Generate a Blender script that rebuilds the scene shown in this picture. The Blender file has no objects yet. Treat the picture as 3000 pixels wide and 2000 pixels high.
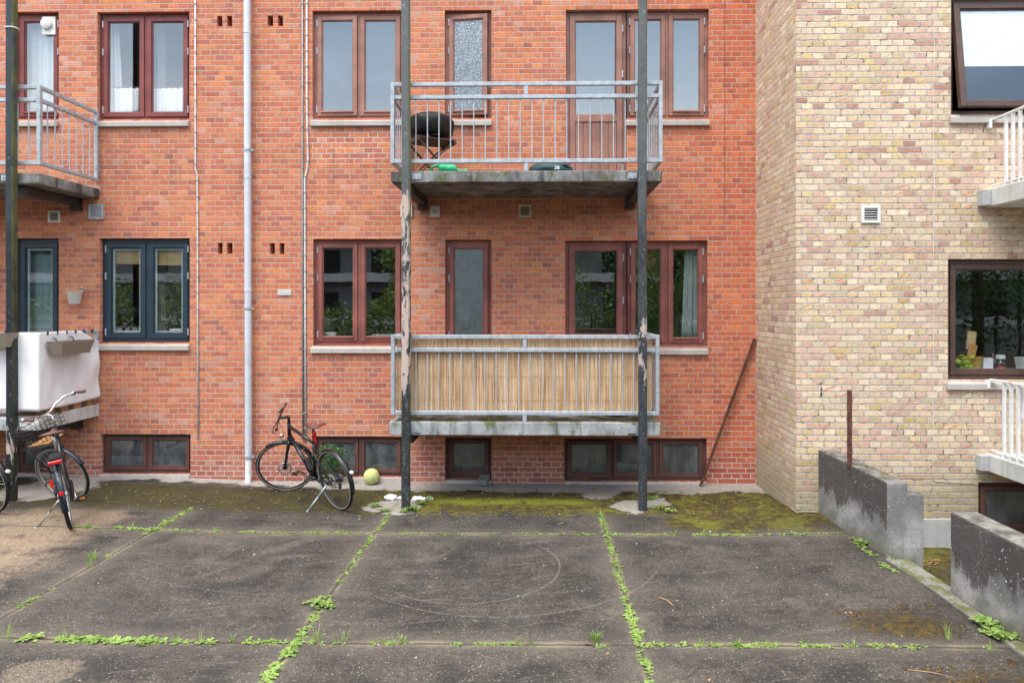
import bpy, bmesh, math, random
from mathutils import Vector, Matrix, noise as mnoise
R = random.Random(7)
PI = math.pi
scene = bpy.context.scene
COL = scene.collection
# ------------------------------------------------------------------ camera model (used to measure the place)
TH = math.radians(1.14); CX = 1543.0; CY = 900.0; F = 2025.0
CAM = Vector((0, -8.8, 2.24))
def ray(px, py):
    dx = (px-CX)/F
    return Vector((dx*math.cos(TH)-math.sin(TH), dx*math.sin(TH)+math.cos(TH), -(py-CY)/F))
def at(px, py, Y):
    r = ray(px, py); return CAM + r*((Y-CAM.y)/r.y)
def sst(a, b, x):
    t = max(0.0, min(1.0, (x-a)/(b-a))); return t*t*(3-2*t)
def gh(x, y):
    h = .065*(1-sst(-5.6, -2.4, x)) + .06*math.exp(-((x-2.85)**2/.25+(y+1.35)**2/.35))
    h -= .30*sst(3.16, 3.30, x)*sst(-9.5, -8.5, y)
    h += .005*mnoise.noise(Vector((x*1.3, y*1.3, 0)))
    h -= .03*math.exp(-((x+3.25)**2/.12+(y+.2)**2/.02))
    return h
def gp(px, py):
    r = ray(px, py); z = 0
    for _ in range(6):
        p = CAM + r*((z-CAM.z)/r.z); z = gh(p.x, p.y)
    return p
# ------------------------------------------------------------------ node helpers
SK = bpy.types.NodeSocket
class G:
    def __init__(s, nt): s.nt = nt; nt.nodes.clear()
    def node(s, t, **kw):
        n = s.nt.nodes.new(t)
        for k, v in kw.items(): setattr(n, k, v)
        return n
    def put(s, inp, x):
        if isinstance(x, SK): s.nt.links.new(x, inp)
        elif x is not None:
            if inp.type == 'RGBA' and len(x) == 3: x = (*x, 1)
            inp.default_value = x
    def m(s, op, a, b=None, c=None, clamp=False):
        n = s.node('ShaderNodeMath', operation=op, use_clamp=clamp)
        for i, x in enumerate((a, b, c)):
            if x is not None: s.put(n.inputs[i], x)
        return n.outputs[0]
    def add(s, a, b): return s.m('ADD', a, b)
    def sub(s, a, b): return s.m('SUBTRACT', a, b)
    def mul(s, a, b): return s.m('MULTIPLY', a, b)
    def mix(s, f, a, b, blend='MIX'):
        n = s.node('ShaderNodeMix', data_type='RGBA', blend_type=blend)
        s.put(n.inputs[0], f); s.put(n.inputs[6], a); s.put(n.inputs[7], b)
        return n.outputs[2]
    def noise(s, vec, scale, detail=3, rough=.55, dist=0, col=False):
        n = s.node('ShaderNodeTexNoise'); s.put(n.inputs['Vector'], vec)
        n.inputs['Scale'].default_value = scale; n.inputs['Detail'].default_value = detail
        n.inputs['Roughness'].default_value = rough; n.inputs['Distortion'].default_value = dist
        return n.outputs['Color' if col else 0]
    def vor(s, vec, scale, feature='F1', out='Distance'):
        n = s.node('ShaderNodeTexVoronoi', feature=feature); s.put(n.inputs['Vector'], vec)
        n.inputs['Scale'].default_value = scale
        return n.outputs[out]
    def white(s, vec, out='Value'):
        n = s.node('ShaderNodeTexWhiteNoise', noise_dimensions='3D'); s.put(n.inputs['Vector'], vec)
        return n.outputs[out]
    def ramp(s, f, stops, const=False):
        n = s.node('ShaderNodeValToRGB'); e = n.color_ramp.elements
        if const: n.color_ramp.interpolation = 'CONSTANT'
        while len(e) > 1: e.remove(e[-1])
        for i, (p, c) in enumerate(stops):
            q = e[0] if i == 0 else e.new(p)
            q.position = p; q.color = (*c, 1)
        s.put(n.inputs[0], f); return n.outputs[0]
    def rng(s, v, a, b, c=0.0, d=1.0, smooth=True):
        n = s.node('ShaderNodeMapRange', interpolation_type='SMOOTHSTEP' if smooth else 'LINEAR')
        for i, x in enumerate((v, a, b, c, d)): s.put(n.inputs[i], x)
        return n.outputs[0]
    def comb(s, x, y, z):
        n = s.node('ShaderNodeCombineXYZ')
        for i, q in enumerate((x, y, z)): s.put(n.inputs[i], q)
        return n.outputs[0]
    def sep(s, v):
        n = s.node('ShaderNodeSeparateXYZ'); s.put(n.inputs[0], v); return n.outputs
    def co(s, which='Object'): return s.node('ShaderNodeTexCoord').outputs[which]
    def vm(s, op, a, b):
        n = s.node('ShaderNodeVectorMath', operation=op); s.put(n.inputs[0], a); s.put(n.inputs[1], b); return n.outputs[0]
    def bump(s, h, dist=.004, strength=.6, normal=None):
        n = s.node('ShaderNodeBump'); n.inputs['Strength'].default_value = strength
        n.inputs['Distance'].default_value = dist; s.put(n.inputs['Height'], h)
        if normal is not None: s.put(n.inputs['Normal'], normal)
        return n.outputs[0]
    def pbsdf(s, color, rough=.7, metal=0, normal=None, spec=.4, **kw):
        n = s.node('ShaderNodeBsdfPrincipled')
        s.put(n.inputs['Base Color'], color); s.put(n.inputs['Roughness'], rough); s.put(n.inputs['Metallic'], metal)
        n.inputs['Specular IOR Level'].default_value = spec
        if normal is not None: s.put(n.inputs['Normal'], normal)
        for k, v in kw.items(): s.put(n.inputs[k.replace('_', ' ')], v)
        return n.outputs[0]
    def out(s, sh):
        n = s.node('ShaderNodeOutputMaterial'); s.put(n.inputs[0], sh)
def newmat(name):
    m = bpy.data.materials.new(name); m.use_nodes = True
    return m, G(m.node_tree)
def simple(name, c, rough=.6, metal=0, var=.18, scale=14, bump=.0015, spec=.4, dirt=None, dirt_amt=.35, bscale=60):
    m, g = newmat(name); o = g.co()
    n1 = g.noise(o, scale, 4); n2 = g.noise(o, bscale, 3)
    c0 = tuple(x*(1-var) for x in c); c1 = tuple(min(1, x*(1+var)) for x in c)
    col = g.mix(g.rng(n1, .3, .7), c0, c1)
    if dirt: col = g.mix(g.mul(g.rng(g.noise(o, scale*.45, 6, .65), .5, .72), dirt_amt), col, dirt)
    g.out(g.pbsdf(col, g.rng(n2, .3, .7, max(.02, rough-.08), min(1, rough+.08)), metal, g.bump(n2, bump, .5) if bump else None, spec))
    return m
# ------------------------------------------------------------------ mesh helpers
class MB:
    def __init__(s, M=None): s.v = []; s.f = []; s.M = M
    def add(s, vs, fs):
        o = len(s.v)
        for p in vs:
            p = Vector(p); s.v.append(tuple(s.M @ p) if s.M else tuple(p))
        s.f += [tuple(i+o for i in f) for f in fs]
        return s
    def box(s, x0, x1, y0, y1, z0, z1):
        return s.add([(x0,y0,z0),(x1,y0,z0),(x1,y1,z0),(x0,y1,z0),(x0,y0,z1),(x1,y0,z1),(x1,y1,z1),(x0,y1,z1)],
                     [(0,3,2,1),(4,5,6,7),(0,1,5,4),(1,2,6,5),(2,3,7,6),(3,0,4,7)])
    def bar(s, p0, p1, w, h, up=(0,0,1)):
        p0 = Vector(p0); p1 = Vector(p1); d = (p1-p0).normalized(); up = Vector(up)
        if abs(d.dot(up)) > .99: up = Vector((0,1,0))
        a = d.cross(up).normalized()*w/2; b = a.cross(d).normalized()*h/2
        vs = [p+q for p in (p0, p1) for q in (-a-b, a-b, a+b, -a+b)]
        return s.add(vs, [(3,2,1,0),(4,5,6,7),(0,1,5,4),(1,2,6,5),(2,3,7,6),(3,0,4,7)])
    def tube(s, pts, r, n=8, caps=True):
        pts = [Vector(p) for p in pts]; k = len(pts)
        rs = r if isinstance(r, (list, tuple)) else [r]*k
        vs = []; a = None
        for i, p in enumerate(pts):
            d = (pts[min(i+1, k-1)]-pts[max(i-1, 0)]).normalized()
            if a is None:
                a = d.orthogonal().normalized()
            a = (a-d*a.dot(d))
            a = a.normalized() if a.length > 1e-6 else d.orthogonal().normalized()
            b = d.cross(a)
            for j in range(n):
                t = 2*PI*j/n; vs.append(p+(a*math.cos(t)+b*math.sin(t))*rs[i])
        fs = [(i*n+j, i*n+(j+1) % n, (i+1)*n+(j+1) % n, (i+1)*n+j) for i in range(k-1) for j in range(n)]
        if caps: fs += [tuple(range(n-1, -1, -1)), tuple(range((k-1)*n, k*n))]
        return s.add(vs, fs)
    def lathe(s, prof, n=24, c=(0,0,0), U=(1,0,0), V=(0,1,0), W=(0,0,1), fn=None):
        c = Vector(c); U = Vector(U); V = Vector(V); W = Vector(W); vs = []
        for i, (r, z) in enumerate(prof):
            for j in range(n):
                t = 2*PI*j/n; rr = r*(fn(t, i) if fn else 1)
                vs.append(c+U*rr*math.cos(t)+V*rr*math.sin(t)+W*z)
        k = len(prof)
        fs = [(i*n+j, i*n+(j+1) % n, (i+1)*n+(j+1) % n, (i+1)*n+j) for i in range(k-1) for j in range(n)]
        if prof[0][0] > 1e-6: fs.append(tuple(range(n-1, -1, -1)))
        if prof[-1][0] > 1e-6: fs.append(tuple(range((k-1)*n, k*n)))
        return s.add(vs, fs)
    def torus(s, c, U, V, R_, r, n=40, m=8, a0=0, a1=2*PI, sq=1.0):
        c = Vector(c); U = Vector(U).normalized(); V = Vector(V).normalized(); W = U.cross(V)
        full = abs(a1-a0-2*PI) < 1e-4; k = n if full else n+1; vs = []
        for i in range(k):
            t = a0+(a1-a0)*i/n; d = U*math.cos(t)+V*math.sin(t)
            for j in range(m):
                q = 2*PI*j/m; vs.append(c+d*(R_+r*math.cos(q))+W*r*sq*math.sin(q))
        fs = [(i*m+j, ((i+1) % k)*m+j, ((i+1) % k)*m+(j+1) % m, i*m+(j+1) % m) for i in range(n) for j in range(m)]
        return s.add(vs, fs)
    def ring(s, x0, x1, z0, z1, w, y0, y1):
        s.box(x0, x0+w, y0, y1, z0, z1); s.box(x1-w, x1, y0, y1, z0, z1)
        s.box(x0+w, x1-w, y0+.0015, y1, z0, z0+w); s.box(x0+w, x1-w, y0+.0015, y1, z1-w, z1)
        return s
    def grid(s, fn, nu, nv):
        vs = [fn(i/nu, j/nv) for j in range(nv+1) for i in range(nu+1)]
        return s.add(vs, [(j*(nu+1)+i, j*(nu+1)+i+1, (j+1)*(nu+1)+i+1, (j+1)*(nu+1)+i) for j in range(nv) for i in range(nu)])
    def build(s, name, mat, parent=None, smooth=False, bevel=0, seg=1, local=False):
        me = bpy.data.meshes.new(name); me.from_pydata(s.v, [], s.f); me.update()
        if smooth:
            for p in me.polygons: p.use_smooth = True
        if mat: me.materials.append(mat)
        o = bpy.data.objects.new(name, me); COL.objects.link(o)
        if smooth == 'auto':
            md = o.modifiers.new('edges', 'EDGE_SPLIT'); md.split_angle = math.radians(40)
        if parent: attach(o, parent, local)
        if bevel:
            b = o.modifiers.new('bevel', 'BEVEL'); b.width = bevel; b.segments = seg; b.limit_method = 'ANGLE'; b.angle_limit = math.radians(50)
        return o
def world_inv(p):
    M = p.matrix_basis.copy(); q = p
    while q.parent:
        M = q.parent.matrix_basis @ q.matrix_parent_inverse @ M; q = q.parent
    return M.inverted()
def attach(o, p, local=False):
    o.parent = p
    if not local: o.matrix_parent_inverse = world_inv(p)
def tag(o, label=None, cat=None, group=None, kind=None):
    if label: o['label'] = label
    if cat: o['category'] = cat
    if group: o['group'] = group
    if kind: o['kind'] = kind
    return o
def thing(name, label, cat, loc=(0,0,0), group=None, rot=(0,0,0)):
    o = bpy.data.objects.new(name, None); o.empty_display_size = .2; COL.objects.link(o)
    o.location = loc; o.rotation_euler = rot
    return tag(o, label, cat, group)
def frand(a, b): return R.uniform(a, b)
# ------------------------------------------------------------------ materials
def brick_mat(name, stops, mortar, mortar2, yellow=False):
    m, g = newmat(name); o = g.co(); geo = g.node('ShaderNodeNewGeometry')
    px, py, pz = g.sep(o); nx = g.m('ABSOLUTE', g.sep(geo.outputs['True Normal'])[0])
    side = g.m('GREATER_THAN', nx, .5)
    u = g.add(g.mul(px, g.sub(1.0, side)), g.mul(py, side))
    wob = g.noise(o, 9, 3, .6, col=True); wx, wy, wz = g.sep(wob)
    u = g.add(g.add(u, 40.0), g.mul(g.sub(wx, .5), (.014 if yellow else .015)))
    z = g.add(g.add(pz, 20.0), g.mul(g.sub(wy, .5), (.013 if yellow else .012)))
    H = .0667
    zr = g.m('DIVIDE', z, H); row = g.m('FLOOR', zr); fz = g.sub(zr, row)
    odd = g.m('MODULO', row, 2.0)
    half = g.m('MODULO', g.m('FLOOR', g.m('DIVIDE', row, 2.0)), 2.0)
    off = g.add(g.mul(odd, .06), g.mul(g.mul(half, g.sub(1.0, odd)), .12))
    us = g.add(u, off)
    c24 = g.m('FLOOR', g.m('DIVIDE', us, .24))
    split = g.m('GREATER_THAN', g.white(g.comb(c24, row, 3.0)), .80)
    hd = g.m('MAXIMUM', odd, split)
    L = g.sub(.24, g.mul(hd, .12))
    ur = g.m('DIVIDE', us, L); cc = g.m('FLOOR', ur); fu = g.sub(ur, cc)
    du = g.mul(g.m('MINIMUM', fu, g.sub(1.0, fu)), L); dz = g.mul(g.m('MINIMUM', fz, g.sub(1.0, fz)), H)
    n_f = g.noise(o, 70, 3, .6)
    d = g.add(g.m('SMOOTH_MIN', du, dz, .006), g.mul(g.sub(n_f, .5), .006))
    mask = g.rng(g.add(d, g.mul(g.sub(g.noise(o, 22, 4, .65), .5), .007)), .0028, .0070) if not yellow else g.rng(g.add(d, g.mul(g.sub(g.noise(o, 28, 3, .6), .5), .010)), .0032, .0085)
    idv = g.comb(cc, row, g.add(L, g.mul(side, 5.0)))
    r1 = g.white(idv); rc = g.white(idv, 'Color'); ra, rb, rcc = g.sep(rc)
    big = g.noise(o, .55, 4, .6)
    rr = g.add(r1, g.mul(g.sub(big, .5), .5))
    col = g.ramp(rr, stops)
    col = g.mix(1.0, col, g.mix(rb, (.88,.88,.88), (1.1,1.1,1.1)), 'MULTIPLY')
    inn = g.noise(g.vm('ADD', o, rc), 26, 4, .65)
    col = g.mix(1.0, col, g.ramp(inn, [(.25, (.70,.68,.66)), (.5, (1,1,1)), (.8, (1.18,1.16,1.14))]), 'MULTIPLY')
    spots = g.rng(g.noise(o, 160, 2, .5), .62, .75)
    col = g.mix(g.mul(spots, .35), col, (.16,.10,.08) if not yellow else (.30,.22,.15))
    if yellow:
        sk = g.noise(g.vm('MULTIPLY', g.vm('ADD', g.comb(g.add(u, g.mul(z, -2.6)), z, 0.0), rc), (22.0, 2.0, 1.0)), 1.0, 2, .5)
        sm = g.mul(g.rng(sk, .56, .66), g.m('GREATER_THAN', rcc, .66))
        col = g.mix(g.mul(sm, .75), col, (.50,.20,.11))
        col = g.mix(g.mul(g.rng(g.noise(o, 1.3, 5, .65), .5, .7), .35), col, (.60,.40,.29))
        col = g.mix(g.mul(g.rng(g.noise(g.comb(g.mul(u, 6.0), g.mul(pz, .5), 3.0), 1.0, 5, .65), .56, .74), .30), col, (.40,.31,.21))
        ck = g.mul(g.rng(g.m('ABSOLUTE', g.add(g.sub(px, 2.985), g.mul(g.sub(wz, .5), .06))), .005, .014, 1, 0), g.mul(g.mul(g.rng(pz, .85, .95), g.rng(pz, 1.6, 1.75, 1, 0)), g.rng(g.noise(o, 9, 2), .48, .56)))
        col = g.mix(ck, col, (.05,.045,.045))
        lo = g.rng(pz, .0, .8, .75, 0.0)
        col = g.mix(g.mul(lo, g.rng(big, .35, .6)), col, (.26,.23,.13))
    else:
        lo = g.rng(g.add(pz, g.mul(g.sub(big, .5), .35)), .12, .62, 1.0, 0.0)
        col = g.mix(g.mul(lo, .72), col, g.mix(r1, (.30,.085,.07), (.40,.16,.125)))
        col = g.mix(g.rng(px, 1.2, 2.6), col, g.mix(1.0, col, (1.03,.84,.76), 'MULTIPLY'))
        run = g.noise(g.comb(g.mul(px, 5.5), g.mul(pz, .45), 0.0), 1.0, 5, .65)
        col = g.mix(g.mul(g.rng(run, .55, .75), .30), col, (.33,.125,.085))
        col = g.mix(g.mul(g.rng(run, .28, .42, 1, 0), .22), col, (.66,.34,.22))
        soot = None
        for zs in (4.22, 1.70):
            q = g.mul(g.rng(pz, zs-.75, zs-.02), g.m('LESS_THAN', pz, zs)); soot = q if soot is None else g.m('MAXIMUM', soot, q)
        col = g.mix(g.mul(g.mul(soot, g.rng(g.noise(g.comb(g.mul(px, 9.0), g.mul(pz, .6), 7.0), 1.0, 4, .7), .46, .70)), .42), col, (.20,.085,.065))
        wash = g.rng(g.noise(o, 1.6, 5, .65), .56, .74)
        col = g.mix(g.mul(wash, .45), col, (.60,.31,.225))
        col = g.mix(g.mul(g.rng(g.noise(o, .9, 5, .7), .55, .72), .35), col, (.40,.15,.10))
    mc = g.mix(g.noise(o, 5, 4), mortar, mortar2)
    if not yellow:
        patch = g.mul(g.mul(g.rng(px, -3.05, -2.8), g.rng(px, -2.1, -1.8, 1.0, 0.0)), g.mul(g.rng(pz, 4.0, 4.15), g.rng(pz, 4.45, 4.55, 1.0, 0.0)))
        pale = g.m('MAXIMUM', g.mul(lo, .8), g.mul(patch, .9))
        pale = g.m('MAXIMUM', pale, g.mul(g.rng(pz, .7, 1.6, 1.0, 0.0), .35))
        mc = g.mix(pale, mc, (.62,.57,.53))
    mc = g.mix(g.mul(g.rng(n_f, .5, .7), .35), mc, (.20,.17,.14))
    if yellow:
        gap = g.rng(g.noise(o, 18, 3), .55, .66)
        mc = g.mix(g.mul(gap, .8), mc, (.09,.075,.06))
    ff = g.mix(mask, mc, col)
    hgt = g.add(mask, g.mul(inn, .35))
    nrm = g.bump(g.add(hgt, g.mul(n_f, .2)), .007, .75)
    g.out(g.pbsdf(ff, .85, 0, nrm, .25)); return m
M = {}
M['brick_red'] = brick_mat('red_brick', [(0.0,(.41,.140,.100)),(.04,(.48,.153,.100)),(.18,(.53,.165,.097)),(.45,(.57,.180,.094)),(.72,(.60,.203,.104)),(.90,(.64,.230,.095)),(1.0,(.57,.27,.20))],
                           (.42,.34,.275), (.55,.455,.375))
M['brick_yellow'] = brick_mat('yellow_brick', [(0.0,(.44,.25,.19)),(.05,(.57,.36,.27)),(.22,(.64,.455,.33)),(.42,(.66,.50,.345)),(.66,(.715,.59,.425)),(.82,(.65,.48,.27)),(.90,(.57,.41,.19)),(.94,(.56,.46,.30)),(1.0,(.63,.39,.29))],
                              (.37,.335,.30), (.52,.475,.425), True)
def concrete(name, c0, c1, dark=(.10,.09,.08), moss=None, moss_top=False, streak=.5, spots=.5):
    m, g = newmat(name); o = g.co(); px, py, pz = g.sep(o)
    a = g.noise(o, 3.5, 6, .65); b = g.noise(o, 45, 4, .6); st = g.noise(g.vm('MULTIPLY', o, (7.0, 7.0, .9)), 1.0, 4, .6)
    col = g.mix(g.rng(a, .3, .7), c0, c1)
    col = g.mix(g.mul(g.rng(st, .48, .68), streak), col, dark)
    col = g.mix(g.mul(g.rng(b, .45, .75), .4), col, tuple(x*.6 for x in c0))
    lich = g.rng(g.vor(g.vm('ADD', o, g.vm('MULTIPLY', g.noise(o, 30, 2, col=True), (.02,.02,.02))), 16), .10, .19, 1.0, 0.0)
    lich = g.mul(lich, g.rng(g.noise(o, 2.2, 3), .48, .62))
    col = g.mix(g.mul(lich, spots), col, (.72,.73,.70))
    if moss:
        up = g.rng(g.sep(g.node('ShaderNodeNewGeometry').outputs['Normal'])[2], .3, .8)
        mm = g.rng(g.add(g.noise(o, 4.5, 5, .7), g.mul(up, .10)), .53, .66)
        col = g.mix(g.mul(mm, .85), col, moss)
    g.out(g.pbsdf(col, .9, 0, g.bump(g.add(b, g.mul(a, .6)), .006, .6), .2)); return m
M['slab'] = concrete('weathered_concrete', (.44,.45,.45), (.22,.22,.21), (.05,.048,.042), (.10,.11,.03), streak=.85)
M['slab_dark'] = concrete('dark_concrete', (.115,.11,.10), (.30,.295,.285), (.035,.033,.03), (.09,.10,.025), streak=.85)
M['slab_white'] = concrete('painted_concrete', (.62,.61,.58), (.46,.45,.42), (.22,.20,.18), None, streak=.4, spots=.2)
M['sill'] = concrete('sill_concrete', (.52,.475,.43), (.43,.385,.35), (.27,.23,.20), None, streak=.25, spots=.3)
M['kerb'] = concrete('mossy_kerb', (.20,.185,.165), (.30,.28,.25), (.07,.065,.05), (.10,.11,.03), streak=.5, spots=.1)
M['plinth'] = concrete('plinth_concrete', (.46,.46,.45), (.38,.38,.37), (.2,.2,.19), None, streak=.2, spots=.1)
def retaining(name):
    m, g = newmat(name); o = g.co(); px, py, pz = g.sep(o)
    a = g.noise(o, 2.6, 6, .6, .6); b = g.noise(o, 42, 4, .6)
    st = g.noise(g.vm('MULTIPLY', o, (3.4, 3.4, .7)), 1.0, 5, .6, .5)
    col = g.mix(g.rng(a, .3, .7), (.17,.162,.155), (.37,.352,.338))
    geo = g.sep(g.node('ShaderNodeNewGeometry').outputs['Normal'])
    side = g.rng(g.m('ABSOLUTE', geo[0]), .5, .8)
    t = g.add(g.rng(pz, -.05, .62), g.mul(g.sub(g.add(g.mul(st, .7), g.mul(a, .3)), .5), 2.4))
    stain = g.mul(g.mul(g.rng(g.add(t, g.mul(g.sub(g.noise(o, 26, 5, .75), .5), .55)), .38, .62), g.rng(b, .2, .6, .7, 1)), side)
    col = g.mix(g.mul(stain, .95), col, g.mix(b, (.040,.033,.031), (.085,.068,.062)))
    e = g.mul(g.rng(st, .5, .65), g.sub(1.0, side)); col = g.mix(g.mul(e, .6), col, (.13,.13,.135))
    cr = g.rng(g.vor(g.vm('ADD', o, g.vm('MULTIPLY', g.noise(o, 5, 3, col=True), (.25,.25,.25))), 2.3, 'DISTANCE_TO_EDGE'), .004, .012, 1.0, 0.0)
    col = g.mix(g.mul(cr, g.mul(g.rng(a, .46, .6), .15)), col, (.58,.54,.52))
    col = g.mix(g.mul(g.rng(g.noise(o, 20, 5, .75), .5, .7), .5), col, (.085,.08,.075))
    col = g.mix(g.mul(g.rng(b, .58, .72), .35), col, (.50,.48,.46))
    lich = g.mul(g.rng(g.vor(g.vm('ADD', o, g.vm('MULTIPLY', g.noise(o, 30, 2, col=True), (.02,.02,.02))), 23), .10, .17, 1.0, 0.0), g.rng(g.noise(o, 2.4, 3), .52, .64))
    col = g.mix(g.mul(lich, .75), col, (.70,.73,.74))
    top = g.rng(geo[2], .4, .8)
    col = g.mix(top, col, g.mix(g.rng(g.noise(o, 9, 5, .7), .35, .65), (.07,.065,.055), (.22,.205,.18)))
    low = g.mul(g.rng(g.add(pz, g.mul(g.sub(a, .5), .5)), -.08, .20, 1.0, 0.0), .75)
    col = g.mix(low, col, (.13,.125,.075))
    g.out(g.pbsdf(col, .9, 0, g.bump(g.add(b, a), .008, .6), .2)); return m
M['retaining'] = retaining('stained_wall_concrete')
M['galv'] = simple('galvanised_steel', (.40,.44,.475), .45, .25, .16, 22, .0006, .5, (.20,.20,.17), .45)
M['galv_dark'] = simple('dark_steel', (.045,.038,.035), .6, .2, .3, 12, .001, .4, (.12,.06,.035), .5)
M['white_steel'] = simple('white_painted_steel', (.74,.74,.73), .4, 0, .05, 12, .0004, .5, (.42,.24,.12), .6)
def postmat(name, peel, dark, light):
    m, g = newmat(name); o = g.co(); px, py, pz = g.sep(o)
    a = g.noise(g.vm('MULTIPLY', o, (1, 1, .35)), 11, 5, .65, .5); b = g.noise(o, 60, 4, .6)
    col = g.mix(g.rng(g.add(g.mul(g.noise(o, 2.0, 4), .6), g.rng(pz, 1.5, 5.5, 0, .45)), .35, .75), dark, light)
    col = g.mix(g.mul(g.rng(b, .5, .7), .5), col, tuple(x*1.9 for x in light))
    col = g.mix(g.mul(g.rng(g.noise(g.vm('MULTIPLY', o, (1, 1, .6)), 26, 5, .7, .6), .60, .70), .6), col, (.36,.36,.33))
    h = b
    if peel:
        z0, z1, th = peel
        band = g.mul(g.rng(pz, z0, z0+.5), g.rng(pz, z1-.4, z1, 1, 0))
        pm = g.rng(g.add(a, g.mul(band, .17)), th, th+.018)
        pm = g.mul(pm, band)
        col = g.mix(pm, col, g.mix(b, (.40,.29,.245), (.56,.44,.38)))
        rim = g.mul(g.mul(g.rng(g.add(a, g.mul(band, .17)), th-.02, th), g.sub(1, pm)), band)
        col = g.mix(g.mul(rim, .6), col, (.60,.58,.54))
        h = g.sub(b, g.mul(pm, 2.0))
    nx = g.sep(g.node('ShaderNodeNewGeometry').outputs['Normal'])[0]
    al = g.mul(g.rng(nx, .35, .8), g.rng(g.noise(o, 4, 4), .3, .6))
    col = g.mix(g.mul(g.mul(al, g.rng(pz, 1.2, 4.2, .25, 1)), .75), col, (.13,.135,.03))
    g.out(g.pbsdf(col, .6, 0, g.bump(h, .003, .7), .35)); return m
M['post_peel'] = postmat('peeling_black_paint', (1.0, 3.85, .655), (.022,.024,.026), (.10,.108,.11))
M['post_worn'] = postmat('worn_black_paint', (1.2, 2.4, .70), (.025,.028,.032), (.095,.10,.10))
M['post_black'] = postmat('black_paint', (.05, 1.1, .70), (.008,.011,.014), (.030,.038,.045))
def paint(name, c, rough=.5, fade=.25):
    m, g = newmat(name); o = g.co()
    a = g.noise(o, 3.0, 5, .6); b = g.noise(g.vm('MULTIPLY', o, (1, 1, .15)), 60, 3)
    col = g.mix(g.rng(a, .3, .7), tuple(x*(1-fade) for x in c), tuple(x*(1+fade) for x in c))
    col = g.mix(g.mul(g.rng(b, .55, .75), .22), col, tuple(min(1, x*1.7+.02) for x in c))
    col = g.mix(g.mul(g.rng(g.noise(o, 55, 2), .68, .75), .4), col, (.45,.40,.37))
    g.out(g.pbsdf(col, rough, 0, g.bump(b, .0007, .5), .4)); return m
M['frame_up'] = paint('faded_redbrown_paint', (.30,.145,.108))
M['frame_left'] = paint('oxblood_paint', (.20,.052,.045))
M['frame_mid'] = paint('redbrown_paint', (.245,.082,.064))
M['frame_base'] = paint('dark_redbrown_paint', (.115,.052,.043), .65)
M['frame_blue'] = paint('slate_blue_paint', (.022,.040,.058), .4, .12)
M['frame_brown'] = paint('dark_brown_paint', (.085,.047,.035), .45)
M['spacer'] = simple('glazing_spacer', (.50,.56,.60), .5, 0, .06, 10, 0)
def glass(name, k, rough=0.0, tint=(.86,.90,.89), dust=0.0, wav=.004, frost=0.0, fc=(.3,.3,.3)):
    m, g = newmat(name); o = g.co()
    nrm = g.bump(g.noise(o, 2.2 if not frost else 55, 2), wav if not frost else .010, .10 if not frost else .8)
    geo = g.node('ShaderNodeNewGeometry'); dt = g.node('ShaderNodeVectorMath', operation='DOT_PRODUCT')
    g.put(dt.inputs[0], geo.outputs['Incoming']); g.put(dt.inputs[1], geo.outputs['True Normal'])
    sch = g.add(.04, g.mul(.96, g.m('POWER', g.sub(1.0, g.m('ABSOLUTE', dt.outputs['Value'])), 5.0)))
    fac = g.m('MULTIPLY', sch, k, clamp=True)
    gl = g.node('ShaderNodeBsdfGlossy'); gl.inputs['Color'].default_value = (.95,.97,1,1); gl.inputs['Roughness'].default_value = rough; g.put(gl.inputs['Normal'], nrm)
    tr = g.node('ShaderNodeBsdfTransparent'); tr.inputs[0].default_value = (*tint, 1)
    base = tr.outputs[0]
    if dust or frost:
        df = g.node('ShaderNodeBsdfDiffuse'); g.put(df.inputs[0], (.36,.40,.43) if not frost else g.mix(g.rng(g.noise(g.vm('MULTIPLY', o, (38.0, 38.0, 13.0)), 1.0, 5, .8), .36, .66), tuple(x*.45 for x in fc), tuple(min(1, x*2.1) for x in fc)))
        mx = g.node('ShaderNodeMixShader'); px, py, pz = g.sep(o)
        dn = g.rng(g.noise(g.vm('MULTIPLY', o, (1, 1, .45)), 9, 6, .75), .36, .72, dust*.35, dust*1.3)
        g.put(mx.inputs[0], dn if dust else frost); g.put(mx.inputs[1], base); g.put(mx.inputs[2], df.outputs[0]); base = mx.outputs[0]
    mx = g.node('ShaderNodeMixShader'); g.put(mx.inputs[0], fac); g.put(mx.inputs[1], base); g.put(mx.inputs[2], gl.outputs[0])
    g.out(mx.outputs[0]); return m
M['glass'] = glass('window_glass', 3.3, 0, (.95,.97,.96))
M['glass_up'] = glass('upper_window_glass', 3.3)
M['glass_clear'] = glass('curtained_window_glass', 2.3, 0, (.97,.98,.98))
M['glass_dusty'] = glass('dusty_glass', 1.8, .06, (.66,.70,.72), .23)
M['glass_frost'] = glass('frosted_glass', 3.0, .16, (.35,.42,.42), 0, .004, .45, (.090,.122,.115))
M['glass_frostup'] = glass('rippled_glass', 4.0, .18, (.45,.52,.56), 0, .004, .5, (.16,.19,.22))
M['glass_lens'] = glass('clear_jar_glass', 2.0)
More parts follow.
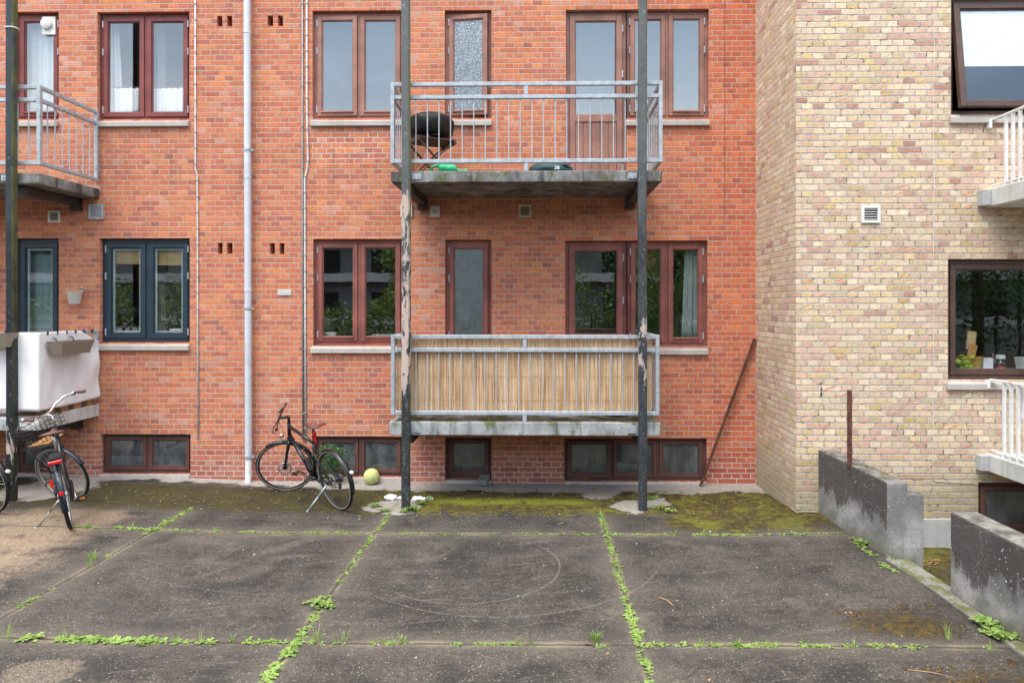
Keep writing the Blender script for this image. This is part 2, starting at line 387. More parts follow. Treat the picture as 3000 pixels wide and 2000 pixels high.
# small-object materials
S = simple
M['plaster'] = S('room_plaster', (.24,.235,.225), .9, 0, .06, 2, .001)
M['curtain'] = S('white_curtain', (.86,.86,.86), .9, 0, .03, 8, .0006)
M['curtain_grey'] = S('grey_net_curtain', (.50,.55,.56), .9, 0, .05, 8, .0006)
M['curtain_teal'] = S('pale_teal_curtain', (.34,.46,.48), .9, 0, .08, 6, .0006)
M['cloth'] = S('white_cotton_cloth', (.78,.76,.77), .9, 0, .03, 6, .001)
M['white'] = S('white_ceramic', (.80,.81,.82), .3, 0, .03, 10, 0)
M['white_plastic'] = S('white_plastic', (.76,.75,.71), .4, 0, .05, 14, .0003, .5, (.40,.34,.24), .35)
M['cream_plastic'] = S('cream_plastic', (.66,.60,.45), .45, 0, .06, 14, .0003)
M['grey_vent'] = S('grey_vent_metal', (.42,.47,.50), .45, .3, .1, 18, .0004)
M['dark'] = S('dark_void', (.012,.011,.010), .9, 0, .2, 10, 0)
M['pipe'] = S('zinc_pipe_paint', (.60,.63,.68), .42, .1, .07, 5, .0004, .5, (.36,.34,.32), .3)
M['conduit'] = S('pale_conduit', (.66,.62,.58), .55, 0, .08, 9, .0004)
M['conduit_grey'] = S('grey_conduit', (.30,.29,.29), .55, .2, .1, 9, .0004)
M['rubber'] = S('tyre_rubber', (.011,.011,.012), .75, 0, .2, 30, .0008, .3, (.06,.05,.04), .3)
M['rubber_tan'] = S('dusty_sidewall', (.30,.26,.20), .8, 0, .2, 20, .0005)
M['black_paint'] = S('black_cycle_paint', (.009,.010,.012), .28, .1, .15, 20, .0002, .55)
M['black_plastic'] = S('black_plastic', (.010,.010,.011), .5, 0, .2, 25, .0004)
M['navy_paint'] = S('dark_blue_cycle_paint', (.010,.018,.030), .25, .2, .15, 20, .0002, .6)
M['rim'] = S('brushed_alloy', (.48,.47,.45), .38, .6, .15, 30, .0003, .5, (.38,.25,.13), .3)
M['rim_dark'] = S('dark_alloy', (.05,.05,.055), .4, .4, .2, 30, .0003)
M['chrome'] = S('chrome', (.55,.56,.57), .25, .95, .05, 10, 0)
M['spoke'] = S('steel_spoke', (.34,.33,.31), .35, .7, .1, 10, 0)
M['leather'] = S('brown_leather', (.13,.050,.040), .5, 0, .2, 30, .0008)
M['red_lens'] = S('red_lens', (.62,.012,.015), .2, 0, .1, 20, .0003, .6)
M['amber'] = S('amber_reflector', (.75,.22,.02), .3, 0, .1, 30, .0003)
M['wood_dark'] = S('dark_stained_wood', (.10,.048,.032), .6, 0, .3, 20, .001)
M['wood_raw'] = S('raw_pallet_wood', (.40,.22,.10), .75, 0, .25, 12, .001)
M['wood_orange'] = S('varnished_wood', (.50,.24,.08), .5, 0, .2, 14, .0008)
M['cover'] = S('black_vinyl_cover', (.007,.007,.008), .5, 0, .25, 7, .003, .28, (.035,.035,.014), .5, 12)
M['tarp'] = S('teal_tarpaulin', (.022,.058,.064), .5, 0, .25, 6, .004, .45, None, 0, 9)
M['green_plastic'] = S('green_plastic', (.025,.46,.20), .35, 0, .08, 8, .0002, .5)
M['wicker'] = S('taupe_woven_plastic', (.235,.195,.155), .6, 0, .2, 60, .003, .4, None, 0, 110)
M['pot_grey'] = S('pale_grey_pot', (.56,.52,.47), .6, 0, .06, 14, .0005)
M['soil'] = S('dark_soil', (.028,.024,.022), .95, 0, .4, 25, .01)
M['rust'] = S('rusty_iron', (.125,.050,.032), .85, .1, .4, 24, .002)
M['ball'] = S('yellow_felt', (.56,.60,.24), .95, 0, .12, 8, .004, .2, (.30,.30,.14), .4, 90)
M['paper'] = S('crumpled_paper', (.72,.72,.76), .85, 0, .06, 10, .001)
M['paver'] = S('grey_paver', (.24,.235,.22), .9, 0, .2, 20, .003)
M['orange_cloth'] = S('orange_fabric', (.72,.28,.06), .8, 0, .1, 10, .001)
M['ochre_pot'] = S('ochre_pot', (.50,.30,.05), .5, 0, .1, 10, .0005)
M['plate'] = S('enamel_plate', (.60,.60,.60), .4, .2, .08, 60, .002, .5, None, 0, 130)
M['roof'] = S('roof_felt', (.08,.08,.085), .9, 0, .2, 4, .003)
M['tape'] = S('white_cord', (.80,.80,.80), .7, 0, .03, 20, 0)
def leafmat(name, c0, c1, tr=.35):
    m, g = newmat(name); o = g.co()
    n = g.noise(o, 7, 3); w = g.noise(o, 60, 2)
    col = g.mix(g.rng(g.add(g.mul(n, .6), g.mul(w, .4)), .35, .65), c0, c1)
    b = g.pbsdf(col, .5, 0, None, .35)
    t = g.node('ShaderNodeBsdfTranslucent'); g.put(t.inputs[0], col)
    mx = g.node('ShaderNodeMixShader'); mx.inputs[0].default_value = tr
    g.put(mx.inputs[1], b); g.put(mx.inputs[2], t.outputs[0]); g.out(mx.outputs[0]); return m
M['weed'] = leafmat('weed_leaf', (.17,.27,.05), (.34,.47,.13))
M['plant'] = leafmat('bright_leaf', (.045,.17,.02), (.12,.32,.06))
M['lime'] = leafmat('lime_leaf', (.35,.52,.03), (.55,.70,.08))
M['tree'] = leafmat('tree_leaf', (.024,.07,.014), (.09,.20,.04), .25)
M['tree2'] = leafmat('bush_leaf', (.06,.11,.018), (.20,.28,.05), .25)
M['bark'] = S('bark', (.07,.052,.038), .95, 0, .3, 12, .01)
M['moss'] = leafmat('brown_green_moss', (.050,.034,.009), (.165,.150,.014), .1)
M['leaf_dry'] = S('dry_leaf', (.34,.19,.09), .8, 0, .3, 20, .001)
M['pebble'] = S('pale_pebble', (.40,.375,.34), .8, 0, .5, 3, .001)
M['moss_brown'] = leafmat('rust_brown_moss', (.030,.019,.009), (.115,.066,.016), .1)
def reedmat():
    m, g = newmat('dry_reed'); o = g.co()
    v = g.vm('MULTIPLY', o, (52.0, 52.0, 1.3)); a = g.noise(v, 1.0, 4, .75)
    b = g.noise(g.vm('MULTIPLY', o, (6.0, 6.0, 2.5)), 1.0, 3)
    c = g.ramp(g.add(g.mul(a, .75), g.mul(b, .25)), [(.26,(.14,.065,.028)),(.38,(.46,.26,.125)),(.48,(.66,.44,.25)),(.57,(.77,.59,.40)),(.70,(.86,.76,.62))])
    g.out(g.pbsdf(c, .65, 0, None, .3)); return m
M['reed'] = reedmat()
def blindmat():
    m, g = newmat('bamboo_blind'); o = g.co()
    a = g.noise(g.vm('MULTIPLY', o, (5.0, 5.0, 160.0)), 1.0, 2); b = g.noise(g.vm('MULTIPLY', o, (70.0, 1.0, 2.0)), 1.0, 2)
    c = g.ramp(g.add(g.mul(a, .6), g.mul(b, .4)), [(.3,(.34,.21,.07)),(.5,(.56,.40,.18)),(.7,(.70,.56,.32))])
    g.out(g.pbsdf(c, .7)); return m
M['bamboo'] = blindmat()
# ground -----------------------------------------------------------
JX = (-6.1, -3.84, -1.64, .655); JY = (-1.97, -4.20, -6.45)
def groundmat():
    m, g = newmat('court_concrete'); o = g.co(); px, py, pz = g.sep(o)
    f2 = g.comb(px, py, 0.0)
    n0 = g.noise(f2, .8, 5, .6); n1 = g.noise(f2, 3.2, 6, .65); n2 = g.noise(f2, 14, 6, .7); n3 = g.noise(f2, 72, 5, .8); n4 = g.noise(f2, 320, 2, .6)
    col = g.mix(g.rng(g.add(g.mul(n0, .5), g.mul(n1, .5)), .36, .64), (.025,.022,.020), (.098,.080,.063))
    st = g.noise(g.vm('MULTIPLY', f2, (1.2, 9.0, 1.0)), 1.0, 5, .7)
    col = g.mix(g.mul(g.rng(st, .48, .72), .35), col, (.17,.14,.115))
    tan = g.mul(g.mul(g.rng(px, -4.7, -3.85, 1, 0), g.rng(py, -4.4, -3.4)), g.rng(py, -1.7, -1.1, 1, 0))
    col = g.mix(g.mul(g.rng(g.add(n1, g.mul(tan, .34)), .56, .84), g.mul(tan, .95)), col, (.36,.255,.165))
    # pale round patch in the near left slab
    dx = g.sub(px, -3.05); dy = g.sub(py, -4.62)
    rd = g.add(g.m('SQRT', g.add(g.mul(dx, dx), g.mul(g.mul(dy, dy), 2.0))), g.mul(g.sub(n2, .5), .22))
    col = g.mix(g.rng(rd, .20, .25, .55, 0), col, (.27,.21,.15))
    # aggregate grain
    col = g.mix(g.rng(n3, .36, .58, .85, 0), col, (.015,.0135,.0125))
    col = g.mix(g.rng(n3, .56, .70, 0, .75), col, (.29,.245,.20))
    col = g.mix(g.rng(n4, .62, .72, 0, .5), col, (.34,.31,.28))
    cell = g.vor(f2, 75, 'F1', 'Color'); ca = g.sep(cell)[0]; cd = g.vor(f2, 75)
    col = g.mix(g.mul(g.m('GREATER_THAN', ca, .90), g.rng(cd, .20, .36, .8, 0)), col, (.40,.36,.33))
    col = g.mix(g.mul(g.rng(g.noise(f2, 1.1, 6, .7, .8), .54, .68), .45), col, (.155,.128,.102))
    sw = g.noise(g.vm('MULTIPLY', g.comb(g.add(px, g.mul(py, .6)), g.sub(py, g.mul(px, .3)), 0.0), (.9, 13.0, 1.0)), 1.0, 5, .72)
    col = g.mix(g.mul(g.rng(sw, .56, .72), .4), col, (.22,.185,.15))
    n5 = g.noise(f2, 24, 6, .78); col = g.mix(g.rng(n5, .36, .5, .7, 0), col, (.020,.018,.017)); col = g.mix(g.rng(n5, .55, .7, 0, .4), col, (.23,.195,.165))
    # blackened areas
    col = g.mix(g.mul(g.rng(g.noise(f2, 1.7, 6, .7), .52, .70), .55), col, (.034,.032,.031))
    # scraped arcs
    def arc(cx, cy, r, gate, amt):
        ax = g.sub(px, cx); ay = g.sub(py, cy)
        q = g.m('ABSOLUTE', g.sub(g.m('SQRT', g.add(g.mul(ax, ax), g.mul(ay, ay))), g.add(r, g.mul(g.sub(n1, .5), .05))))
        k = g.mul(g.rng(q, .004, .011, 1, 0), g.rng(n2, .35, .5, .25, 1)); k = g.mul(k, gate(ax, ay))
        return g.mul(k, amt)
    sc = arc(-.62, -2.80, .79, lambda ax, ay: g.rng(g.sub(ax, ay), -.1, .15), .21)
    sc = g.m('MAXIMUM', sc, arc(-.35, -2.35, 1.45, lambda ax, ay: g.rng(g.add(g.mul(ay, -1.0), g.mul(ax, .25)), .75, 1.0), .17))
    sc = g.m('MAXIMUM', sc, arc(-1.9, -.2, 3.25, lambda ax, ay: g.rng(g.m('ABSOLUTE', g.add(ax, .6)), .9, 1.2, 1, 0), .09))
    sc = g.m('MAXIMUM', sc, arc(-4.9, -3.6, 2.1, lambda ax, ay: g.rng(ax, 1.2, 1.6), .06))
    col = g.mix(sc, col, (.36,.31,.27))
    # joints: sandy margins, dark crack
    jd = None
    wob = g.mul(g.sub(n2, .5), .035)
    for x in JX:
        q = g.m('ABSOLUTE', g.add(g.sub(px, x), wob)); jd = q if jd is None else g.m('MINIMUM', jd, q)
    for y in JY:
        q = g.m('ABSOLUTE', g.add(g.sub(py, g.add(y, g.mul(px, .006))), wob)); jd = g.m('MINIMUM', jd, q)
    dgl = g.m('ABSOLUTE', g.add(g.sub(g.add(py, g.mul(px, .33)), -.78), wob))
    jd = g.m('MINIMUM', jd, g.add(dgl, g.rng(px, 1.0, 1.2, 1, 0)))
    col = g.mix(g.mul(g.rng(g.add(jd, g.mul(g.sub(n1, .5), .25)), .0, .26, 1, 0), .22), col, (.185,.155,.122))
    col = g.mix(g.mul(g.rng(jd, .008, .060, 1, 0), g.rng(n1, .40, .64, .05, .65)), col, (.27,.215,.15))
    col = g.mix(g.rng(jd, .006, .013, .75, 0), col, (.04,.035,.025))
    # pale apron by the wall and footings round the posts
    ap = g.add(g.mul(g.sub(n1, .5), .42), g.mul(g.sub(n0, .5), .5))
    e = g.add(g.add(py, .40), ap)
    e = g.sub(e, g.mul(g.rng(px, -3.2, -2.2, 1, 0), .22))
    apm = g.rng(e, -.03, .04)
    for cx, cy, rr in ((-1.66,-1.05,.30), (1.06,-1.0,.27), (.72,-.5,.24), (1.3,-.8,.2), (-5.9,-.6,.55)):
        dx = g.sub(px, cx); dy = g.sub(py, cy)
        q = g.add(g.m('SQRT', g.add(g.mul(dx, dx), g.mul(dy, dy))), g.mul(g.sub(n1, .5), .5))
        apm = g.m('MAXIMUM', apm, g.rng(q, rr-.05, rr+.02, 1, 0))
    apc = g.mix(g.rng(n2, .3, .7), (.40,.36,.325), (.29,.265,.24))
    apc = g.mix(g.rng(n1, .5, .75, 0, .5), apc, (.20,.175,.13))
    col = g.mix(g.mul(apm, .93), col, apc)
    gx = g.mul(g.add(px, 3.32), .55); gy = g.add(py, .20); gq = g.m('SQRT', g.add(g.mul(gx, gx), g.mul(gy, gy)))
    col = g.mix(g.mul(g.rng(g.add(gq, g.mul(g.sub(n1, .5), .12)), .05, .13, 1, 0), .9), col, (.040,.020,.010))
    # moss and algae
    band = g.mul(g.rng(py, -1.75, -1.05), g.rng(py, -.42, -.22, 1, 0))
    rb = g.mul(g.mul(g.rng(px, 1.0, 1.5), g.rng(py, -2.3, -1.6)), g.rng(py, -.30, -.15, 1, 0)); band = g.m('MAXIMUM', band, rb)
    pr = g.m('SQRT', g.add(g.m('POWER', g.mul(g.sub(px, 2.55), 1.0), 2.0), g.m('POWER', g.mul(g.add(py, 3.85), 1.6), 2.0)))
    band = g.m('MAXIMUM', band, g.rng(pr, .2, .75, .78, 0)); 
    pr2 = g.m('SQRT', g.add(g.m('POWER', g.sub(px, 2.75), 2.0), g.m('POWER', g.mul(g.add(py, 4.75), 1.6), 2.0)))
    band = g.m('MAXIMUM', band, g.rng(pr2, .2, .85, .8, 0))
    band = g.m('MAXIMUM', band, g.rng(px, 3.1, 3.3, 0, .9))
    mv = g.add(g.add(g.mul(n1, .55), g.mul(n2, .45)), g.mul(g.sub(band, .5), .42))
    mm = g.mul(g.mul(g.rng(mv, .50, .68), g.m('MINIMUM', g.mul(band, 2.5), 1.0)), g.sub(1.0, g.mul(apm, .82)))
    mcol = g.mix(g.rng(g.add(g.mul(n2, .55), g.mul(n3, .45)), .43, .60), (.024,.018,.009), g.mix(g.rng(g.add(g.mul(n1, .6), g.mul(n3, .4)), .40, .60), (.075,.046,.010), (.185,.150,.010)))
    br = g.mul(g.mul(g.rng(g.m('ABSOLUTE', g.add(g.add(py, .83), g.mul(g.sub(n1, .5), .25))), .02, .20, 1, 0), g.rng(px, -1.5, -1.1)), g.rng(px, .35, .75, 1, 0))
    br = g.m('MAXIMUM', br, g.mul(g.rng(g.noise(f2, 2.2, 4), .52, .62), .45))
    mcol = g.mix(g.mul(g.mul(br, g.rng(n3, .3, .6, .4, 1)), g.rng(px, -2.2, -1.5, .25, 1)), mcol, (.200,.205,.012))
    mcol = g.mix(g.mul(g.rng(py, -3.2, -2.4, 1, 0), .8), mcol, g.mix(g.rng(n2, .4, .6), (.022,.015,.009), (.085,.050,.012)))
    mcol = g.mix(g.mul(g.rng(px, -2.3, -1.5, .62, 0), g.rng(n0, .3, .6, .6, 1)), mcol, (.030,.025,.012))
    col = g.mix(g.mul(mm, .93), col, mcol)
    h = g.add(g.add(g.mul(n3, .5), g.mul(n2, .6)), g.add(g.mul(mm, g.add(.6, g.mul(n3, 1.6))), g.mul(apm, .5)))
    h = g.sub(h, g.rng(jd, .004, .018, 2.0, 0))
    g.out(g.pbsdf(col, g.rng(n1, .3, .7, .78, .92), 0, g.bump(h, .007, .7), .3)); return m
M['ground'] = groundmat()
# ------------------------------------------------------------------ ground
def build_ground():
    xs = [-70,-45,-30,-20,-14,-10,-8] + [-7+.1*i for i in range(101)] + [3.16,3.2,3.24,3.28,3.32,3.5,4,5,6,8,12,20,40,70]
    ys = [-80,-60,-45,-30,-20,-14,-11,-9.5,-9,-8.5,-8] + [-7.5+.1*i for i in range(76)] + [.06]
    xs = sorted(set(round(x, 3) for x in xs)); ys = sorted(set(round(y, 3) for y in ys))
    v = [(x, y, gh(x, y)) for y in ys for x in xs]; n = len(xs)
    f = [(j*n+i, j*n+i+1, (j+1)*n+i+1, (j+1)*n+i) for j in range(len(ys)-1) for i in range(n-1)]
    b = MB(); b.add(v, f)
    tag(b.build('ground', M['ground'], smooth=True), 'dark stained concrete court with weedy slab joints', 'ground', kind='structure')
build_ground()
# ------------------------------------------------------------------ walls with openings
def wall_sheet(mb, x0, x1, z0, z1, Y, ops, depth, back=()):
    xs = sorted({x0, x1, *[o[0] for o in ops], *[o[1] for o in ops]})
    zs = sorted({z0, z1, *[o[2] for o in ops], *[o[3] for o in ops]})
    for i in range(len(xs)-1):
        for j in range(len(zs)-1):
            cx = (xs[i]+xs[i+1])/2; cz = (zs[j]+zs[j+1])/2
            if any(o[0] < cx < o[1] and o[2] < cz < o[3] for o in ops): continue
            mb.add([(xs[i],Y,zs[j]),(xs[i+1],Y,zs[j]),(xs[i+1],Y,zs[j+1]),(xs[i],Y,zs[j+1])], [(0,1,2,3)])
    for o in ops:
        a, b, c, d = o[:4]; D = Y+(o[4] if len(o) > 4 else depth)
        mb.add([(a,Y,c),(a,D,c),(a,D,d),(a,Y,d)], [(0,1,2,3)])
        mb.add([(b,Y,c),(b,Y,d),(b,D,d),(b,D,c)], [(0,1,2,3)])
        mb.add([(a,Y,d),(a,D,d),(b,D,d),(b,Y,d)], [(0,1,2,3)])
        mb.add([(a,Y,c),(b,Y,c),(b,D,c),(a,D,c)], [(0,1,2,3)])
def rect(x0, y0, x1, y1, Y=0.0):
    a = at(x0, (y0+y1)/2, Y); b = at(x1, (y0+y1)/2, Y); c = at((x0+x1)/2, y0, Y); d = at((x0+x1)/2, y1, Y)
    return (a.x, b.x, d.z, c.z)
red = thing('red_brick_building', 'red brick apartment building with red-brown windows and three visible storeys', 'building', (-1.5, 0, 0))
OP = {'A0': rect(39,35,172,350), 'A1': rect(285,35,555,350), 'A2': rect(915,31,1181,348), 'A3': rect(1303,30,1440,347), 'A4': rect(1836,29,2077,347),
      'AD': rect(1658,29,1836,498), 'B0': rect(39,698,172,1160), 'B1': rect(292,698,556,1003), 'B2': rect(917,700,1181,1011), 'B3': rect(1304,702,1440,1012),
      'B4': rect(1838,705,2073,1015), 'BD': rect(1656,705,1838,1215), 'C0': rect(39,1271,172,1393), 'C1': rect(294,1271,558,1394), 'C2': rect(921,1278,1181,1397),
      'C3': rect(1304,1281,1440,1405), 'C4': rect(1653,1283,2071,1411)}
# doors reach the balcony floors
for k, zf in (('AD', 3.79), ('BD', .985), ('B0', 1.0)): OP[k] = (*OP[k][:2], zf, OP[k][3])
for a, b in (('AD', 'A4'), ('BD', 'B4')):
    OP[b] = (OP[a][1], OP[b][1], OP[b][2], OP[a][3])
for k in ('C0','C1','C2','C3','C4'): OP[k] = (*OP[k][:2], max(OP[k][2], gh((OP[k][0]+OP[k][1])/2, -.02)+.035), OP[k][3])
HOLES = [rect(a, b, c, d) for a, b, c, d in ((636,47,651,78),(665,47,680,78),(784,46,800,77),(814,46,829,77),(638,711,652,743),(665,711,681,743),(791,712,805,744),(819,712,833,744))]
DEP = .065
wb = MB()
wall_sheet(wb, -11.0, 2.723, -.6, 9.0, 0.0, list(OP.values()) + [(*h, .22) for h in HOLES], DEP)
for h in HOLES:
    wb.add([(h[0],.22,h[2]),(h[1],.22,h[2]),(h[1],.22,h[3]),(h[0],.22,h[3])], [(0,1,2,3)])
wb.build('wall', M['brick_red'], red)
ib = MB()
ib.box(-11.0, 2.70, 3.6, 3.8, -.6, 8.9)
for z in (-.58, .62, 3.42, 6.35): ib.box(-11.0, 2.70, .30, 3.598, z-.12, z+.12)
for x in (-10.9, -5.05, -3.6, -1.62, -.98, .19, 2.60): ib.box(x-.05, x+.05, .32, 3.59, -.45, 8.85)
ib.build('interior', M['plaster'], red)
MB().box(-11.3, 2.71, -.02, 4.2, 9.002, 9.2).build('roof', M['roof'], red)
MB().box(-11.1, -11.004, .002, 3.9, -.6, 8.99).build('end_wall', M['brick_red'], red)
# ------------------------------------------------------------------ windows
def rot_hinge(x, y, ang): return Matrix.Translation((x, y, 0)) @ Matrix.Rotation(ang, 4, 'Z') @ Matrix.Translation((-x, -y, 0))
def window(parent, r, fm, gm, sashes=2, depth=DEP, Y0=0.0, open_=None, hinges=(), sill=True, fw=.046, sw=.054, mull=.034, name='window', label=None, drip=True, panel=None, cuts=None, spacer=False, sill_ext=(.02,.0), sillmat='sill', splay=0):
    x0, x1, z0, z1 = r; Yf = Y0+depth
    b = MB(); e = .001
    b.ring(x0+e, x1-e, z0+e, z1-e, fw, Yf, Yf+.075)
    w = (x1-x0-2*fw-(sashes-1)*mull)/sashes
    edges = []; xx = x0+fw
    ws = cuts or [w]*sashes
    for i in range(sashes):
        edges.append((xx, xx+ws[i])); xx += ws[i]
        if i < sashes-1:
            b.box(xx, xx+mull, Yf-.002, Yf+.073, z0+fw+e, z1-fw-e); xx += mull
    win = b.build(name, fm, parent, bevel=.003)
    if label: win['label'] = label
    out = []
    for i, (a, c) in enumerate(edges):
        g_ = .003; a += g_; c -= g_; zb = z0+fw+g_; zt = z1-fw-g_
        Mx = None
        if open_ and open_[0] == i:
            hx = a if open_[1] == 'l' else c
            Mx = rot_hinge(hx, Yf, math.radians(open_[2]))
        if open_ and open_[0] == i and open_[1] == 't':
            Mx = Matrix.Translation((0, Yf, zt)) @ Matrix.Rotation(math.radians(open_[2]), 4, 'X') @ Matrix.Translation((0, -Yf, -zt))
        s = MB(Mx); bot = sw
        if panel: bot = panel
        s.ring(a, c, zb, zt, sw, Yf-.016, Yf+.045)
        if panel:
            s.box(a+sw, c-sw, Yf-.010, Yf+.04, zb+sw+.001, zb+sw+.05)
            pz0, pz1 = zb+.10, zb+panel-.09
            s.box(a+sw, c-sw, Yf-.0145, Yf+.04, pz1, zb+panel)
            n = 5; pw = (c-a-2*sw)/n
            for k in range(n): s.box(a+sw+k*pw+.004, a+sw+(k+1)*pw-.004, Yf-.003, Yf+.03, zb+sw+.052, pz1-.002)
            s.box(a+sw, c-sw, Yf+.006, Yf+.028, zb+sw+.051, pz1-.001)
        # glazing bead
        s.ring(a+sw+e, c-sw-e, zb+bot+e, zt-sw-e, .011, Yf-.004, Yf+.03)
        if drip: s.box(a+sw-.008, c-sw+.008, Yf-.034, Yf-.0165, zb+bot-.012, zb+bot+.008)
        s.build('sash', fm, win, bevel=.0025)
        pn = MB(Mx); pn.box(a+sw+.012, c-sw-.012, Yf+.008, Yf+.014, zb+bot+.012, zt-sw-.012)
        pn.build('pane', M[gm] if isinstance(gm, str) else M[gm[i]], win)
        if spacer:
            sp = MB(Mx); sp.ring(a+sw+.012, c-sw-.012, zb+bot+.012, zt-sw-.012, .022, Yf+.016, Yf+.03); sp.build('glazing_spacer', M['spacer'], win)
        out.append((a+sw, c-sw, zb+bot, zt-sw))
    for hx_i, side in hinges:
        a, c = edges[hx_i]; hx = (a-.003) if side == 'l' else (c+.003)
        for fr in (.10, .36, .90):
            zc = z1-fr*(z1-z0)
            MB().lathe([(.0085,-.045),(.0095,-.043),(.0095,-.002),(.0075,0),(.0095,.002),(.0095,.043),(.0085,.045)], 8, (hx, Yf-.016, zc)).build('hinge', M['galv'], win)
    if sill:
        l, q = sill_ext; t = .062; s = MB(); yo = Y0-.045
        prof = [(Yf-.002, z0-.001), (Y0-.030, z0-.030), (yo, z0-.038), (yo, z0-.038-t), (Y0-.0015, z0-.038-t), (Y0-.0015, z0-.06), (Yf-.002, z0-.06)]
        if True:
            xa, xb = x0-l, x1+q
            xa2, xb2 = x0+.001, x1-.001
            n = len(prof); vs = []
            for (y, z) in prof: vs.append((xa if y < Y0 else xa2, y, z))
            for (y, z) in prof: vs.append((xb if y < Y0 else xb2, y, z))
            fs = [tuple(range(n)), tuple(range(2*n-1, n-1, -1))] + [(i, n+i, n+(i+1) % n, (i+1) % n) for i in range(n)]
            s.add(vs, fs).build('sill', M[sillmat], win, bevel=.004)
    return win, out
window(red, OP['A0'], M['frame_left'], 'glass_clear', 1, label='narrow oxblood window with a round ventilator in its pane', hinges=[(0,'r')])
wA1, pA1 = window(red, OP['A1'], M['frame_left'], 'glass_clear', 2, hinges=[(0,'l'),(1,'r')], label='oxblood two-light window with white cafe curtains', drip=False)
window(red, OP['A2'], M['frame_up'], 'glass_up', 2, hinges=[(0,'l')], open_=(0,'l',-1.6), label='upper two-light window reflecting the grey sky')
window(red, OP['A3'], M['frame_up'], 'glass_frostup', 1, hinges=[(0,'l')], open_=(0,'l',-7.5), label='narrow frosted window standing ajar above the upper balcony')
window(red, OP['A4'], M['frame_up'], 'glass_up', 2, hinges=[(0,'l'),(1,'r')], label='upper two-light window beside the balcony door')
window(red, OP['B1'], M['frame_blue'], 'glass', 2, hinges=[(0,'l'),(1,'r')], label='slate blue two-light window with bamboo blinds', drip=False, spacer=True, fw=.05, sw=.062)
window(red, OP['B2'], M['frame_mid'], 'glass', 2, hinges=[(0,'l')], label='lower two-light window with white bowls behind the glass', spacer=False)
window(red, OP['B3'], M['frame_mid'], 'glass_frost', 1, hinges=[(0,'l')], open_=(0,'l',-2.5), label='narrow frosted window behind the reed screen')
window(red, OP['B4'], M['frame_mid'], 'glass', 2, hinges=[(0,'l'),(1,'r')], label='lower two-light window with a grey net curtain')
window(red, OP['B0'], M['frame_blue'], 'glass', 1, label='slate blue balcony door behind the white cloth', sill=False, name='door', drip=False, spacer=True, fw=.05, sw=.062)
window(red, OP['AD'], M['frame_up'], 'glass_up', 1, sill=False, name='door', sw=.07, panel=.86, drip=False, hinges=[(0,'r')], label='faded red-brown balcony door with a boarded lower panel')
window(red, OP['BD'], M['frame_mid'], 'glass', 1, sill=False, name='door', sw=.07, panel=.86, drip=False, hinges=[(0,'r')], label='red-brown balcony door behind the reed screen')
base = dict(sill=False, drip=False, fw=.04, sw=.042, mull=.03)
window(red, OP['C0'], M['frame_base'], 'glass_dusty', 1, **base)
window(red, OP['C1'], M['frame_base'], 'glass_dusty', 2, label='dusty two-light cellar window left of the downpipe', **base)
window(red, OP['C2'], M['frame_base'], 'glass_dusty', 2, label='dusty two-light cellar window behind the black bicycle', **base)
window(red, OP['C3'], M['frame_base'], 'glass_dusty', 1, depth=.09, label='single dusty cellar window under the reed-screened balcony', **base)
window(red, OP['C4'], M['frame_base'], 'glass_dusty', 3, open_=(0,'l',-4), label='three-light cellar window with its first light sagging open', **base)
for k in ('C0','C1','C2','C3','C4'):
    x0, x1, z0, z1 = OP[k]; MB().box(x0+.002, x1-.002, -.03, .12, -.2, z0-.002).build('cellar_sill', M['sill'], red, bevel=.006)
# ventilator in pane
a = at(137, 72, 0); b = MB(); b.box(a.x-.085, a.x+.085, .035, .05, a.z-.115, a.z+.115); 
b.lathe([(0,.0),(.066,.0),(.07,-.01),(.07,-.028),(.05,-.04),(0,-.042)][::-1], 24, (a.x-.02, .034, a.z+.02), (1,0,0), (0,0,1), (0,1,0))
b.build('ventilator', M['white_plastic'], red, smooth='auto')
# vents
def vent(x0, y0, x1, y1, m, kind, Y=0.0, parent=None, label=None):
    r = rect(x0, y0, x1, y1, Y); b = MB(); w = r[1]-r[0]
    b.ring(r[0], r[1], r[2], r[3], w*.14, Y-.025, Y-.001)
    o = b.build('vent', M[m], parent, bevel=.003)
    if label: o['label'] = label
    MB().box(r[0]+w*.14, r[1]-w*.14, Y-.004, Y-.002, r[2]+w*.14, r[3]-w*.14).build('vent_back', M['dark'] if kind != 'grey' else M[m], o)
    s = MB()
    if kind == 'round':
        cx = (r[0]+r[1])/2; cz = (r[2]+r[3])/2; rad = w*.34
        s.torus((cx, Y-.013, cz), (1,0,0), (0,0,1), rad*1.13, rad*.18, 24, 6)
        for k in range(-2, 3):
            hz = k*rad*.38; hw = math.sqrt(max(0, rad**2-hz**2)); s.bar((cx-hw, Y-.012, cz+hz), (cx+hw, Y-.012, cz+hz), .012, .010)
        for sx in (-1, 1):
            for sz in (-1, 1):
                s.box(cx+sx*rad*1.02-.014, cx+sx*rad*1.02+.014, Y-.012, Y-.006, cz+sz*rad*1.02-.014, cz+sz*rad*1.02+.014)
    else:
        n = 8 if kind == 'grey' else 5
        for k in range(n):
            z = r[2]+w*.14+(r[3]-r[2]-w*.28)*(k+.5)/n; s.bar((r[0]+w*.13, Y-.014, z), (r[1]-w*.13, Y-.014, z), (.008 if kind != 'grey' else .014), (r[3]-r[2])*.03 if kind != 'grey' else (r[3]-r[2])*.06, (0,-.6,1))
    s.build('louvre', M[m], o)
vent(143,618,178,652,'white_plastic','mesh',0,red,'small white square vent under the left balcony')
vent(261,599,304,643,'grey_vent','grey',0,red,'grey louvred vent beside the left balcony')
vent(1261,604,1289,636,'white_plastic','round',0,red,'white vent with a round slotted grille')
vent(1520,600,1556,637,'cream_plastic','louvre',0,red,'cream louvred vent under the upper balcony')
